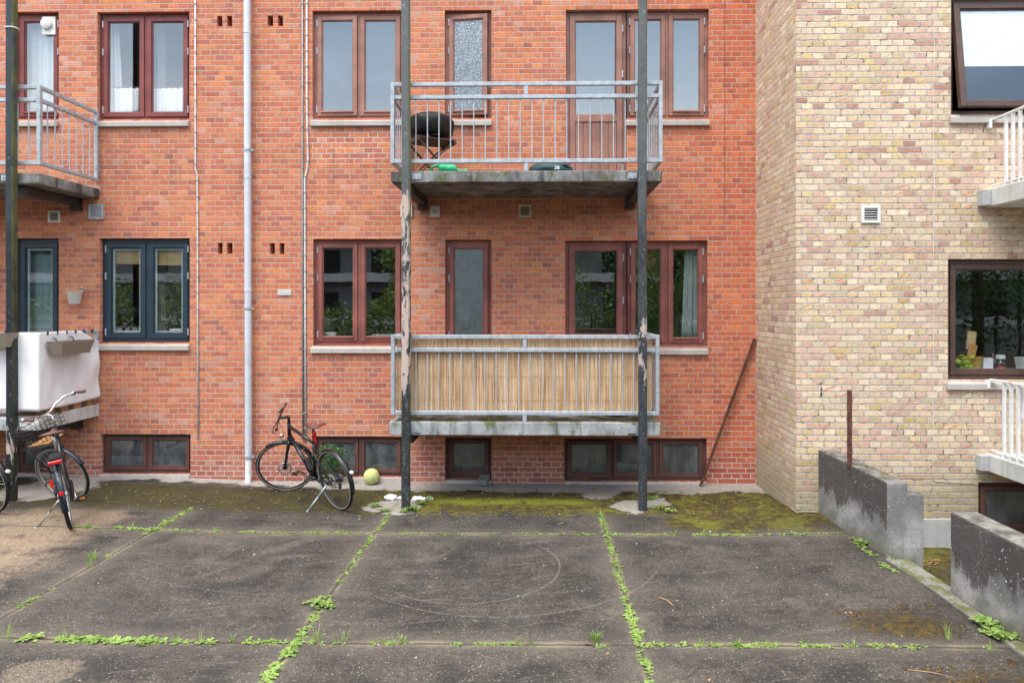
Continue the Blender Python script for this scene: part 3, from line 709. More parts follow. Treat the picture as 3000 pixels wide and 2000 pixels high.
vent(1174,600,1209,636,'cream_plastic','louvre',0,red,'cream vent half hidden by the peeling post')
# enamel plate
r = rect(814,849,854,865); pb = MB().box(r[0], r[1], -.012, -.001, r[2], r[3])
for i in range(6):
    xx = r[0]+.02+i*(r[1]-r[0]-.04)/5
    pb.box(xx-.008, xx+.008, -.0145, -.0121, r[2]+.02, r[3]-.02)
pb.build('name_plate', M['plate'], red, bevel=.002)
# curtains and sill objects --------------------------------------------------------
def cloth_sheet(name, x0, x1, z0, z1, y, m, waves, amp, label, cat, top=0, taper=0):
    b = MB()
    def fn(u, v):
        x = x0+(x1-x0)*u; ph = u*waves*2*PI
        return (x+taper*(1-v)*(u-.5), y+amp*math.sin(ph+.4*math.sin(u*9))*(0.6+.4*(1-v)), z0+(z1-z0)*v+top*abs(math.sin(ph*.5)))
    b.grid(fn, max(24, int(waves*10)), 8)
    o = b.build(name, m, smooth=True); md = o.modifiers.new('thick', 'SOLIDIFY'); md.thickness = .003
    return tag(o, label, cat)
for (px0, px1, side) in ((312,410,'first'),(434,540,'second')):
    r = rect(px0,262,px1,333,.18)
    cloth_sheet('cafe_curtain', r[0], r[1], r[2], r[3], .16, M['curtain'], 6, .012, 'white half curtain in the %s light of the oxblood upper window' % side, 'curtain', .012)
    o = MB().tube([(r[0]-.02,.16,r[3]+.02),(r[1]+.02,.16,r[3]+.02)], .006).build('curtain_rod', M['frame_left']); tag(o, 'thin red rod over the half curtain in the %s light' % side, 'curtain rod')
r = rect(312,66,356,262,.30); cloth_sheet('curtain', r[0], r[1]-.02, r[2]-.1, r[3]+.1, .26, M['curtain'], 4, .02, 'long white curtain gathered behind the oxblood upper window', 'curtain', 0, .12)
r = rect(70,62,165,345,.2); cloth_sheet('curtain', r[0]-.2, r[1]+.03, r[2], r[3]-.10, .2, M['curtain_grey'], 6, .016, 'pale curtain filling the narrow window with the ventilator', 'curtain')
r = rect(66,730,160,985,.2); cloth_sheet('curtain', r[0]-.2, r[1]+.05, r[2]-.3, r[3]+.05, .2, M['curtain_teal'], 5, .012, 'pale teal curtain behind the slate blue balcony door', 'curtain')
r = rect(2008,727,2050,1000,.22); cloth_sheet('curtain', r[0], r[1]+.06, r[2]+.0, r[3]+.1, .22, M['curtain_grey'], 5, .022, 'grey-white net curtain drawn to the edge of the lower window', 'curtain', 0, .10)
for (px0, px1, s) in ((318,412,'first'),(440,540,'second')):
    r = rect(px0,715,px1,773 if s == 'first' else 777,.12); b = MB()
    for k in range(22):
        z = r[2]+(r[3]-r[2]+.05)*k/22; b.box(r[0], r[1], .115+.002*(k % 2), .121+.002*(k % 2), z, z+.0115)
    o = b.build('bamboo_blind', M['bamboo']); tag(o, 'rolled-down bamboo blind in the %s light of the slate blue window' % s, 'blind')
for k in ('B1','B2'):
    x0, x1, z0, z1 = OP[k]; MB().box(x0+.01, x1-.01, .145, .40, z0+.05, z0+.085).build('window_board', M['white'], red)
def bowl(px, py, Y, r, h, label, m='white', name='bowl'):
    p = at(px, py, Y)
    o = MB().lathe([(.0,0),(r*.5,0),(r*.55,h*.06),(r*.85,h*.5),(r,h),(r*.96,h),(r*.78,h*.5),(r*.4,h*.15),(0,h*.13)], 28, (0,0,0)).build(name, M[m], smooth=True)
    o.location = (p.x, p.y, p.z); return tag(o, label, 'bowl')
zB = OP['B2'][2]+.086
o = bowl(966,990,.24,.092,.07,'white bowl behind the first pane of the lower two-light window'); o.location.z = zB
p = at(1122,988,.24); o = MB().box(-.13,.13,-.08,.08,0,.008).ring(-.135,.135,.008,.04,.012,-.085,.085).build('tray', M['white'], bevel=.004); o.location = (p.x,.24,zB+.004); tag(o, 'white oblong tray behind the second pane of the lower window', 'tray')
zB = OP['B1'][2]+.086
o = bowl(520,980,.24,.095,.085,'white footed bowl in the second light of the slate blue window'); o.location.z = zB
p = at(343,975,.22); o = MB().lathe([(0,0),(.05,0),(.058,.09),(.062,.095),(.055,.095),(.048,.012),(0,.012)], 24).build('plant_pot', M['white'], smooth='auto'); o.location = (p.x,.22,zB); tag(o, 'white pot in the first light of the slate blue window', 'pot')
p = at(383,975,.22); o = MB().lathe([(0,0),(.05,0),(.045,.03),(.018,.05),(.016,.22),(.05,.24),(.068,.29),(.060,.35),(.03,.375),(0,.38)], 24).build('table_lamp', M['black_plastic'], smooth=True); o.location = (p.x,.30,zB); tag(o, 'black round-headed lamp behind the slate blue window', 'lamp')
def bladeplant(p, n, h, m, name, label):
    b = MB(); rr = random.Random(3)
    for i in range(n):
        a = rr.uniform(0, 2*PI); l = h*rr.uniform(.6, 1); d = Vector((math.cos(a), math.sin(a)*.6, 0)); w = Vector((-d.y, d.x, 0)).normalized()*.010
        pts = [d*(l*.45*t**1.6)+Vector((0,0,l*(t-.35*t*t))) for t in (0,.3,.6,.85,1)]
        vs = []
        for k, q in enumerate(pts):
            ww = w*(1, 1.2, 1, .6, .05)[k]; vs += [q-ww, q+ww]
        b.add(vs, [(2*k, 2*k+1, 2*k+3, 2*k+2) for k in range(4)])
    o = b.build(name, M[m]); o.location = p; return tag(o, label, 'plant')
p = at(402,975,.2); bladeplant((p.x,.2,zB), 16, .27, 'plant', 'house_plant', 'green strap-leaved plant behind the slate blue window')
# ------------------------------------------------------------------ yellow building
yel = thing('yellow_brick_building', 'yellow brick building projecting at the right with dark brown windows', 'building', (4.5, -1.377, 0))
YY = -1.377
OY = {'A': rect(2786,-12,3130,335,YY), 'B': rect(2777,759,3130,1113,YY), 'C': rect(2866,1413,3130,1600,YY)}
OY['C'] = (*OY['C'][:2], -.16, OY['C'][3])
wb = MB(); wall_sheet(wb, 2.723, 11.0, -.6, 9.0, YY, list(OY.values()), .07)
wb.add([(2.723,0,-.6),(2.723,YY,-.6),(2.723,YY,9),(2.723,0,9)], [(0,1,2,3)])
wb.build('wall', M['brick_yellow'], yel)
ib = MB(); ib.box(2.80, 11, 3.0, 3.2, -.6, 8.9)
for z in (-.58, .62, 3.42, 6.45): ib.box(2.80, 11, -1.07, 2.998, z-.12, z+.12)
for x in (2.85, 7.2): ib.box(x-.05, x+.05, -1.06, 2.99, -.45, 8.85)
ib.build('interior', M['plaster'], yel)
MB().box(2.72, 11.2, YY-.03, 3.5, 9.002, 9.2).build('roof', M['roof'], yel)
MB().box(3.34, OY['C'][0]-.003, YY-.022, YY-.001, -.6, .0).build('plinth', M['plinth'], yel, bevel=.006)
wYA, pYA = window(yel, OY['A'], M['frame_brown'], 'glass_clear', 1, depth=.06, Y0=YY, open_=(0,'t',-7.0), sill=True, fw=.05, sw=.062, drip=False, label='top-hung dark brown window tilted open with white roller blind')
Mx = Matrix.Translation((0, YY+.06, OY['A'][3]-.053)) @ Matrix.Rotation(math.radians(-7.0), 4, 'X') @ Matrix.Translation((0, -(YY+.06), -(OY['A'][3]-.053)))
q = pYA[0]; MB(Mx).box(q[0]+.005, q[1]-.005, YY+.078, YY+.081, q[2]+.38*(q[3]-q[2]), q[3]-.02).build('roller_blind', M['white'], wYA)
window(yel, OY['B'], M['frame_brown'], 'glass_clear', 1, depth=.06, Y0=YY, fw=.05, sw=.05, drip=False, label='wide dark brown kitchen window with things on its sill')
window(yel, OY['C'], M['frame_base'], 'glass_dusty', 1, depth=.06, Y0=YY, sill=False, fw=.045, sw=.05, drip=False, label='dusty cellar window below the white balcony')
vent(2522,603,2577,654,'white_plastic','louvre',YY,yel,'white louvred vent on the yellow brick')
a = at(2735,-60,YY); b_ = at(2733,1405,YY); k_ = MB(); pts = []
for i in range(40):
    t = i/39; pts.append((a.x+(b_.x-a.x)*t+.006*math.sin(i*1.3)+.004*math.sin(i*.5), YY-.006, a.z+(b_.z-a.z)*t))
e_ = at(2866, 1420, YY); pts += [(b_.x+.03, YY-.006, b_.z-.012), (e_.x-.02, YY-.006, e_.z+.01)]
tag(k_.tube(pts, .0035, 6).build('cable', M['conduit'], smooth=True), 'thin pale cable running down the yellow brick wall', 'cable')
# kitchen sill objects
x0, x1, z0, z1 = OY['B']; MB().box(x0+.01, x1-.01, YY+.145, YY+.50, z0+.035, z0+.075).build('window_board', M['white'], yel); zS = z0+.076
def onsill(px, Y=YY+.27): return at(px, 1090, Y)
p = onsill(2843); o = MB().lathe([(0,0),(.085,0),(.112,.14),(.125,.14),(.125,.155),(.112,.155),(.078,.012),(0,.012)], 26).build('plant_pot', M['ochre_pot'], smooth='auto'); o.location = (p.x, p.y, zS); tag(o, 'ochre pot on the kitchen sill of the yellow building', 'pot')
o = MB(Matrix.Rotation(math.radians(14), 4, 'Y')).box(-.045,.045,-.008,.008,.02,.26).build('chopping_board', M['wood_orange'], bevel=.004); o.location = (p.x-.015, p.y+.02, zS+.03); tag(o, 'orange wooden board standing in the ochre pot', 'board')
o = MB(Matrix.Rotation(math.radians(5), 4, 'Y')).box(-.05,.05,-.008,.008,.2,.40).build('chopping_board', M['bamboo'], bevel=.004); o.location = (p.x+.01, p.y+.045, zS+.03); tag(o, 'pale tall wooden board behind the orange one in the pot', 'board')
def leafblob(b, c, n, r, l, rr, flat=1.0):
    for _ in range(n):
        d = Vector((rr.gauss(0,1), rr.gauss(0,1), rr.gauss(0,1)*flat))
        d = d.normalized()*r*rr.uniform(.3, 1); q = Vector(c)+d
        u = Vector((rr.gauss(0,1), rr.gauss(0,1), rr.gauss(0,.7))).normalized(); w = u.orthogonal().normalized(); w = (Matrix.Rotation(rr.uniform(0, 6.28), 3, u) @ w)
        s = l*rr.uniform(.6, 1.3)
        b.add([q, q+u*s*.5+w*s*.32, q+u*s, q+u*s*.5-w*s*.32], [(0,1,2,3)])
b = MB(); leafblob(b, (0,0,.09), 60, .09, .06, random.Random(5), 1.1); p = onsill(2822, YY+.19); o = b.build('house_plant', M['lime']); o.location = (p.x, p.y, zS); tag(o, 'lime green leafy plant in front of the ochre pot', 'plant')
p = onsill(2889); o = MB().box(-.055,.055,-.04,.04,0,.125).box(-.058,.058,-.043,.043,.126,.14).build('food_box', M['white'], bevel=.006); o.location = (p.x, p.y, zS); tag(o, 'white lidded box beside the ochre pot', 'box')
p = onsill(2909); o = MB().lathe([(0,0),(.03,0),(.032,.01),(.032,.10),(.012,.14),(.011,.19),(.0,.19)], 16).build('bottle', M['glass_lens'], smooth=True); o.location = (p.x, p.y, zS); tag(o, 'clear glass bottle on the kitchen sill', 'bottle')
t = thing('storage_jar', 'glass jar of red sauce with a white lid', 'jar', (onsill(2931).x, YY+.27, zS))
o = MB().lathe([(0,0),(.044,0),(.044,.13),(0,.13)], 20).build('jar_body', M['glass_lens'], t, True, local=True); o = MB().lathe([(0,.002),(.038,.002),(.038,.05),(0,.05)], 20).build('sauce', M['red_lens'], t, local=True)
o = MB().lathe([(0,.131),(.047,.131),(.047,.168),(.043,.172),(0,.172)], 20).build('lid', M['white'], t, 'auto', local=True)
p = onsill(3000); o = MB().lathe([(0,0),(.085,0),(.11,.14),(.116,.145),(.108,.145),(.08,.01),(0,.01)], 4, (0,0,0)).build('storage_tub', M['white_plastic'], bevel=.006); o.rotation_euler.z = PI/4; o.location = (p.x+.02, p.y, zS); tag(o, 'big white tub at the edge of the kitchen sill', 'tub')
# ------------------------------------------------------------------ pipes on the wall
t = thing('downpipe', 'pale grey downpipe running down the red brick wall to the ground', 'downpipe', (at(727,1400,-.075).x, -.075, 0))
xt = at(724,0,-.075); xb = at(728,1400,-.075); zz = lambda py: at(727, py, -.075).z
MB().tube([(xt.x-.004,-.075,8.9),(xt.x,-.075,xt.z),(xb.x,-.075,zz(1340))], .0425, 18).build('pipe', M['pipe'], t, 'auto')
MB().tube([(xb.x,-.075,zz(1339)),(xb.x,-.078,zz(1400)),(xb.x-.004,-.10,zz(1420)),(xb.x-.012,-.15,zz(1442))], .040, 16).build('shoe', M['white_steel'], t, 'auto')
for py in (440, 903, 1338):
    b = MB(); f = (py)/1400; xx = xt.x+(xb.x-xt.x)*f; b.lathe([(.0435,-.016),(.050,-.016),(.050,.016),(.0435,.016)], 18, (xx,-.075,zz(py)))
    b.box(xx+.045, xx+.075, -.085, -.062, zz(py)-.014, zz(py)+.014); b.box(xx-.012, xx+.012, -.034, -.001, zz(py)-.01, zz(py)+.01)
    b.build('bracket', M['galv'], t)
for py in (95, 850, 520): 
    b = MB(); xx = xt.x+(xb.x-xt.x)*py/1400; b.lathe([(.0428,-.02),(.0465,-.018),(.0465,.02),(.0428,.022)], 18, (xx,-.075,zz(py))); b.build('joint', M['pipe'], t)
def conduit(name, pts_px, r, m, label, clips=None, Y=-.012):
    pts = [at(x, y, Y) for x, y in pts_px]; pts[0].z = 8.8 if pts_px[0][1] < 0 else pts[0].z
    t = thing(name, label, 'conduit', (pts[-1].x, 0, pts[-1].z)); MB().tube(pts, r, 8).build('pipe', M[m], t, True)
    y = pts_px[0][1] if pts_px[0][1] > 0 else 12
    step = clips or 46; k = 0
    while y < pts_px[-1][1]-8:
        for i in range(len(pts_px)-1):
            if pts_px[i][1] <= y <= pts_px[i+1][1]:
                f = (y-pts_px[i][1])/(pts_px[i+1][1]-pts_px[i][1]); x = pts_px[i][0]+f*(pts_px[i+1][0]-pts_px[i][0]); p = at(x, y, Y)
                MB().box(p.x-r-.006, p.x+r+.006, Y-r-.003, -.001, p.z-.005, p.z+.005).build('clip', M['conduit_grey'], t)
        y += step; k += 1
conduit('conduit', [(572,-40),(572,494),(578,512),(579,900),(580,1285)], .0095, 'conduit', 'pale cable conduit beside the oxblood window, left of the downpipe', 47)
conduit('conduit', [(886,-40),(886,700),(888,1288)], .011, 'conduit_grey', 'thin grey pipe running right of the downpipe beside a paler one', 120)
conduit('conduit', [(898,-40),(899,300),(902,470),(900,495),(893,522),(894,900),(895,1290)], .0125, 'conduit', 'pale conduit with a kink running beside the thin grey pipe', 46)
def wirebits():
    pts = [at(2123,y,-.006)+Vector((.004*math.sin(y*.05),0,0)) for y in range(-30,660,30)]
    tag(MB().tube(pts, .002, 5).build('wire', M['galv_dark'], smooth=True), 'thin dark wire hanging on the red brick near the corner', 'wire')
wirebits()
# ------------------------------------------------------------------ balconies on the red building
YB = -1.08
def baluster_mesh(h, r=.0068):
    b = MB(); b.tube([(0,0,0),(0,0,h)], r, 6); o = b.build('baluster', M['galv']); return o
def balcony(label, xl, xr, zt, zb, ztop, zmid, zbot, posts=(), name='balcony', left=True, right=True, nb=None, slabmat='slab', stub=True, brackets=True, xin=.012):
    t = thing(name, label, 'balcony', ((xl+xr)/2, YB, zt))
    MB().box(xl, xr, YB, -.002, zb, zt).build('slab', M[slabmat], t, bevel=.012, seg=2)
    s = .044; yf = YB+.035; xa = xl+xin; xb = xr-xin-.0
    b = MB()
    for z in (ztop, zmid, zbot): b.box(xa+s, xb-s, yf-s/2, yf+s/2, z-s, z)
    for x in (xa, xb-s): b.box(x, x+s, yf-s/2-.001, yf+s/2+.001, zbot-s-.001, ztop+.001)
    if stub:
        xm = (xa+xb)/2
        b.box(xm-.022, xm+.022, yf-s/2+.002, yf+s/2-.002, zmid, ztop-s); b.box(xm-.022, xm+.022, yf-s/2+.002, yf+s/2-.002, zt, zbot-s)
    rl = b.build('railing', M['galv'], t, bevel=.004)
    for x, use in ((xa, left), (xb-s, right)):
        if not use: continue
        c = MB()
        for z in (ztop, zmid, zbot): c.box(x+.001, x+s-.001, yf+s/2+.001, -.06, z-s, z-.001)
        c.box(x, x+s, -.06, -.02, zbot-s, ztop); c.box(x+.012, x+s-.012, -.02, -.003, zbot, zbot+.05); c.box(x+.012, x+s-.012, -.02, -.003, ztop-.1, ztop-.05)
        c.build('side_railing', M['galv'], t, bevel=.004)
    first = baluster_mesh(zmid-s-zbot); first.data.name = 'baluster'; n = 0
    def put(x, y):
        nonlocal n
        o = first if n == 0 else first.copy()
        if n: COL.objects.link(o)
        o.location = (x, y, zbot); o.parent = rl; o.matrix_parent_inverse = world_inv(rl); n += 1
    k = nb or int(round((xb-xa)/.126)); sp = (xb-xa-s)/k
    for i in range(1, k): put(xa+s/2+i*sp, yf)
    for x, use in ((xa+s/2, left), (xb-s/2, right)):
        if use:
            for i in range(1, 8): put(x, yf+i*(1.0/8))
    if brackets:
        for x in posts:
            c = MB(); c.box(x-.05, x+.05, YB+.10, -.003, zb-.105, zb-.002); c.box(x-.06, x+.06, -.10, -.003, zb-.16, zb-.106)
            c.build('bracket', M['galv_dark'], t, bevel=.003)
            c = MB(); sgn = 1 if x < (xl+xr)/2 else -1
            c.box(x+sgn*.055-.0, x+sgn*.055+sgn*.10, YB-.010, YB-.001, zb+.035, zt-.03) if sgn > 0 else c.box(x-.155, x-.055, YB-.010, YB-.001, zb+.035, zt-.03)
            for dx in (.03, .075): c.lathe([(0,0),(.009,0),(.009,.008),(0,.008)], 6, (x+sgn*(.055+dx), YB-.0102, (zb+zt)/2), (1,0,0), (0,0,1), (0,-1,0))
            c.build('fixing_plate', M['galv'], t)
    return t
zz = lambda py, Y=YB, px=1540: at(px, py, Y).z
xl = at(1145,516,YB).x; xr = at(1940,516,YB).x
PX = (at(1190,700,-1.13).x, at(1882,700,-1.13).x)
UP = dict(zt=zz(500), zb=zz(533.5), ztop=zz(238), zmid=zz(276), zbot=zz(464.5))
balcony('upper steel balcony above the reed-screened one, with a covered grill', xl, xr, posts=PX, xin=-.008, slabmat='slab_dark', nb=23, **UP)
LO = dict(zt=zz(1236), zb=zz(1276), ztop=zz(981), zmid=zz(1020), zbot=zz(1205))
balcony('lower balcony lined with a reed screen', at(1141,1250,YB).x, at(1936,1250,YB).x, posts=PX, xin=.012, nb=23, **LO)
xrL = at(114,516,YB).x; PL = at(35,700,-1.13).x
balcony('upper left balcony of galvanised steel on a dark slab, cut by the picture edge', xrL-3.03, xrL, posts=(PL, PL-2.62), xin=-.004, slabmat='slab_dark', left=False, **UP)
balcony('lower left balcony wrapped in white cloth', xrL-3.03, xrL, posts=(PL, PL-2.62), xin=-.004, slabmat='slab_white', left=False, **{**LO, 'zt': LO['zt']+.035, 'zb': LO['zb']+.035, 'zbot': LO['zbot']+.04, 'ztop': LO['ztop']+.02})
# posts
def post(x, m, label, z1=8.2, rnd=False):
    y = -1.132; z0 = gh(x, y)-.02; b = MB(); w = .046; n = 14
    rr = random.Random(int(x*100)); lv = []
    for i in range(60):
        z = z0+(z1-z0)*i/59; ox = .003*math.sin(z*1.1+x); 
        c = .016
        for (sx, sy) in ((-w+c,-w),(w-c,-w),(w,-w+c),(w,w-c),(w-c,w),(-w+c,w),(-w,w-c),(-w,-w+c)):
            k = 1+.035*mnoise.noise(Vector((sx*20+x, sy*20, z*7))) if rnd else 1
            lv.append((x+ox+sx*k, y+sy*k, z))
    fs = [(i*8+j, i*8+(j+1) % 8, (i+1)*8+(j+1) % 8, (i+1)*8+j) for i in range(59) for j in range(8)] + [tuple(range(7,-1,-1)), tuple(range(59*8, 60*8))]
    b.add(lv, fs); o = b.build('support_post', M[m]); return tag(o, label, 'post', 'black posts carrying the balconies')
post(PX[0], 'post_peel', 'black post with big peeling paint patches, crumpled paper at its foot', rnd=True)
post(PX[1], 'post_worn', 'worn black post on the pale footing, with small peeled spots', rnd=True)
pl_ = post(PL, 'post_black', 'black post at the picture edge beside the white cloth balcony')
for z in (at(35,85,-1.13).z,):
    o = MB().torus((PL, -1.132, z), (1,0,.05), (0,1,.03), .066, .006, 20, 6).build('cord', M['tape'], smooth=True); tag(o, 'white cord tied round the left black post', 'cord')
# reed screen ------------------------------------------------------
def reeds():
    b = MB(); rr = random.Random(11); xa = at(1146,1100,YB).x+.05; xb = at(1926,1100,YB).x-.05
    z0 = LO['zbot']-.030; z1 = LO['ztop']-.045
    def one(x, y, d=(0,0)):
        r = rr.uniform(.0022, .0042); l0 = z0+rr.uniform(-.012, .018); l1 = z1+rr.uniform(-.03, .012)
        if rr.random() < .03: l1 -= rr.uniform(.02, .15)
        tx = rr.gauss(0, .006); ty = rr.gauss(0, .003)
        vs = []
        for k in range(3):
            f = k/2; z = l0+(l1-l0)*f
            for j in range(4):
                a = j*PI/2+.78; vs.append((x+tx*(f-.5)+r*math.cos(a), y+ty*(f-.5)+r*math.sin(a), z))
        b.add(vs, [(k*4+j, k*4+(j+1) % 4, (k+1)*4+(j+1) % 4, (k+1)*4+j) for k in range(2) for j in range(4)]+[(8,9,10,11)])
    n = int((xb-xa)/.0046)
    for i in range(n):
        x = xa+(xb-xa)*(i+rr.random())/n
        if abs(x-at(1447,1150,YB).x) < .006 and rr.random() < .7: continue
        one(x, YB+.075+rr.uniform(-.008, .008))
        if rr.random() < .75: one(x+.002, YB+.088)
    for xs in (xa+.01, xb-.01):
        for i in range(190): one(xs+rr.uniform(-.004,.004), YB+.085+i*.0051)
    t = b.build('reed_screen', M['reed']); tag(t, 'straw-coloured reed screen tied inside the lower balcony railing', 'screen')
    for f in (.18, .5, .82):
        z = z0+(z1-z0)*f; MB().tube([(xa, YB+.062, z), (xb, YB+.062, z)], .0016, 5).build('binding_wire', M['wood_raw'], t)
reeds()
# cloth on the left balcony -----------------------------------------
def cloth():
    b = MB(); xc = xrL+.018; x0 = xrL-3.05; yf = YB-.014
    zt = LO['ztop']+.026; zb = at(80,1203,YB).z
    def wr(s, z):
        return mnoise.noise(Vector((s*2.4, z*2.0, 1)))*.011+mnoise.noise(Vector((s*7, z*3.5, 5)))*.008+.006*math.exp(-((z-zb-.05)/.035)**2)*mnoise.noise(Vector((s*9, 2, 3)))
    def front(u, v):
        x = x0+(xc-x0)*u; z = zb+(zt-zb)*v; k = sst(0, .06, xc-x)
        return (x, yf-.003-abs(wr(x, z))*k, z+.006*math.sin(x*7)*(1-v))
    def side(u, v):
        q = 1.06*u; z = zb+(zt-zb)*v; sag = sst(.62, 1.06, q); k = sst(0, .06, q)
        z2 = z-.15*sag*v**4+.02*sag*(1-v)
        fold = .007*sag*math.sin(q*9-z*13)+.004*sag*math.sin(q*31+z*17)
        return (xc+wr(q+9, z)*k*1.6+fold, yf+q, z2)
    b.grid(front, 110, 26); b.grid(side, 60, 34)
    o = b.build('cloth_screen', M['cloth'], smooth=True)
    md = o.modifiers.new('thick', 'SOLIDIFY'); md.thickness = .003; md.offset = -1
    tag(o, 'white cotton cloth stretched round the lower left balcony railing', 'cloth')
    for k in range(6):
        q = .12+.16*k; c = MB().box(xc-.02, xc+.016, yf+q-.004, yf+q+.004, zt-.035, zt+.004); c.build('cloth_tie', M['galv_dark'], o)
cloth()
def trough(x0, x1, y0, y1, z0, z1, label, hookdir):
    t = thing('flower_box', label, 'flower box', ((x0+x1)/2, (y0+y1)/2, z0), 'flower boxes on the left balcony'); i = .035; w = .012
    b = MB()
    O = [(x0,y0,z1),(x1,y0,z1),(x1,y1,z1),(x0,y1,z1)]; B = [(x0+i,y0+i*1.4,z0),(x1-i,y0+i*1.4,z0),(x1-i,y1-i*1.4,z0),(x0+i,y1-i*1.4,z0)]
    I = [(x0+w,y0+w,z1),(x1-w,y0+w,z1),(x1-w,y1-w,z1),(x0+w,y1-w,z1)]; J = [(x0+i,y0+i,z1-.06),(x1-i,y0+i,z1-.06),(x1-i,y1-i,z1-.06),(x0+i,y1-i,z1-.06)]
    b.add(O+B+I+J, [(0,4,5,1),(1,5,6,2),(2,6,7,3),(3,7,4,0),(7,6,5,4)]+[(k, (k+1) % 4, 8+(k+1) % 4, 8+k) for k in range(4)]+[(8+k, 8+(k+1) % 4, 12+(k+1) % 4, 12+k) for k in range(4)])
    b.build('box', M['wicker'], t); MB().add([(p[0],p[1],p[2]+.002) for p in J], [(0,1,2,3)]).build('soil', M['soil'], t)
    for k in (.25, .75):
        if hookdir == 'x':
            y = y0+(y1-y0)*k; MB().tube([(x0+.02,y,z1-.02),(x0+.005,y,z1+.03),(x0-.045,y,z1+.045),(x0-.06,y,z1+.0)], .007, 6).build('hook', M['galv_dark'], t, True)
        else:
            x = x0+(x1-x0)*k; MB().tube([(x,y1-.02,z1-.02),(x,y1-.005,z1+.03),(x,y1+.045,z1+.045),(x,y1+.06,z1)], .007, 6).build('hook', M['galv_dark'], t, True)
trough(-5.635, -5.455, -1.03, -.44, 1.69, 1.848, 'taupe flower box of dark soil hung on the side of the cloth balcony', 'x')
a = at(27,975,-1.25); trough(a.x-.6, a.x, -1.29, -1.105, a.z-.16, a.z+.0, 'taupe flower box hung on the front of the cloth balcony, cut by the picture edge', 'y')
a = at(218,880,-.10); t = thing('wall_pot', 'pale grey plant pot hung on the brick between two slate blue frames', 'plant pot', (a.x, -.095, at(216,890,-.1).z))
MB().lathe([(0,0),(.060,0),(.066,.01),(.090,.155),(.093,.16),(.084,.16),(.056,.012),(0,.012)], 26, (0,0,0)).build('pot', M['pot_grey'], t, 'auto', local=True)
MB().box(.012,.052,.082,.090,.13,.20).lathe([(0,0),(.020,0),(.020,.008),(0,.008)], 16, (.032,.082,.20), (1,0,0), (0,0,1), (0,1,0)).build('hanger', M['pot_grey'], t, local=True)
# pallet crate blocks and black rail on the left lower balcony
b = MB(); zf = LO['zt']+.036
for k in range(4): b.box(xrL-.16, xrL-.03, -.92+k*.24, -.78+k*.24, zf, zf+.10)
b.box(xrL-.60, xrL-.03, -.96, -.04, zf+.101, zf+.12); tag(b.build('pallet', M['wood_raw'], bevel=.004), 'raw wooden pallet on the floor of the cloth balcony', 'pallet')
# things on upper balcony ------------------------------------------
zf = UP['zt']
def table():
    c = at(1262,430,-.50); c.z = zf; t = thing('folding_table', 'dark stained wooden folding table under the covered grill', 'table', (c.x, -.50, zf), None, (0,0,math.radians(28)))
    H = .455; w = .25; dd = .21
    b = MB()
    for k in range(8):
        y = -dd+.026+k*(2*dd-.05)/7; b.box(-w, w, y-.022, y+.022, H, H+.018)
    b.build('table_top', M['wood_dark'], t, bevel=.003, local=True)
    MB().box(-w+.0, -w+.03, -dd, dd, H-.035, H-.001).box(w-.03, w, -dd, dd, H-.035, H-.001).build('apron', M['wood_dark'], t, local=True)
    for y in (-dd+.03, dd-.03):
        for s in (-1, 1):
            MB().bar((s*(-w+.02), y+s*.012, .0), (s*(w-.03), y+s*.012, H-.005), .018, .034, (0,1,0)).build('leg', M['wood_dark'], t, bevel=.003, local=True)
    MB().tube([(-w+.05,-dd+.03,.03),(-w+.05,dd-.03,.03)], .01).tube([(w-.05,-dd+.03,.03),(w-.05,dd-.03,.03)], .01).build('stretcher', M['wood_dark'], t, local=True)
    g = thing('covered_grill', 'small round barbecue grill under a black vinyl cover', 'grill', (c.x, -.50, zf+H+.019))
    def wr(tt, i): return 1+.035*math.sin(tt*7+i*.5)+.03*math.sin(tt*13+1)+.05*mnoise.noise(Vector((math.cos(tt)*2, math.sin(tt)*2, i*.6)))
    prof = [(.215,.055),(.245,.06),(.262,.11),(.268,.17),(.262,.23),(.235,.275),(.18,.305),(.10,.325),(.05,.335),(0,.337)]
    MB().lathe(prof, 44, fn=wr).build('cover', M['cover'], g, True, local=True)
    MB().lathe([(.04,.325),(.05,.345),(.02,.352),(0,.352)], 20).build('lid_knob', M['cover'], g, True, local=True)
    MB().lathe([(0,.03),(.13,.03),(.20,.075),(.20,.09),(0,.09)], 28).build('fire_bowl', M['dark'], g, local=True)
    for a_ in (.5, 2.6, 4.7):
        MB().tube([(.15*math.cos(a_),.15*math.sin(a_),.06),(.185*math.cos(a_),.185*math.sin(a_),.0)], .010, 8).build('leg', M['chrome'], g, True, local=True)
    MB().tube([(-.15,-.13,.045),(.13,-.15,.045)], .005).build('rail', M['galv'], g, local=True)
table()
a = at(1312,490,-.80)
def can():
    t = thing('watering_can', 'bright green plastic watering can lying on the upper balcony', 'watering can', (a.x, -.86, zf+.062), None, (0,0,math.radians(14)))
    X = dict(U=(0,1,0), V=(0,0,1), W=(1,0,0))
    MB().lathe([(0,-.10),(.050,-.10),(.060,-.09),(.060,-.01),(.056,0),(.060,.01),(.058,.08),(.045,.10),(0,.10)], 22, (0,0,0), **X).build('tank', M['green_plastic'], t, 'auto', local=True)
    MB().tube([(.09,0,.0),(.15,0,-.015),(.19,0,-.012)], [.024,.017,.014], 12).build('spout', M['green_plastic'], t, True, local=True)
    MB().lathe([(0,0),(.015,0),(.028,.03),(.028,.036),(0,.036)], 14, (.188,0,-.012), **X).build('rose', M['green_plastic'], t, 'auto', local=True)
    MB().tube([(-.08,0,.045),(-.15,0,.03),(-.19,0,-.01),(-.17,0,-.045),(-.09,0,-.05)], .014, 10).build('handle', M['green_plastic'], t, True, local=True)
can()
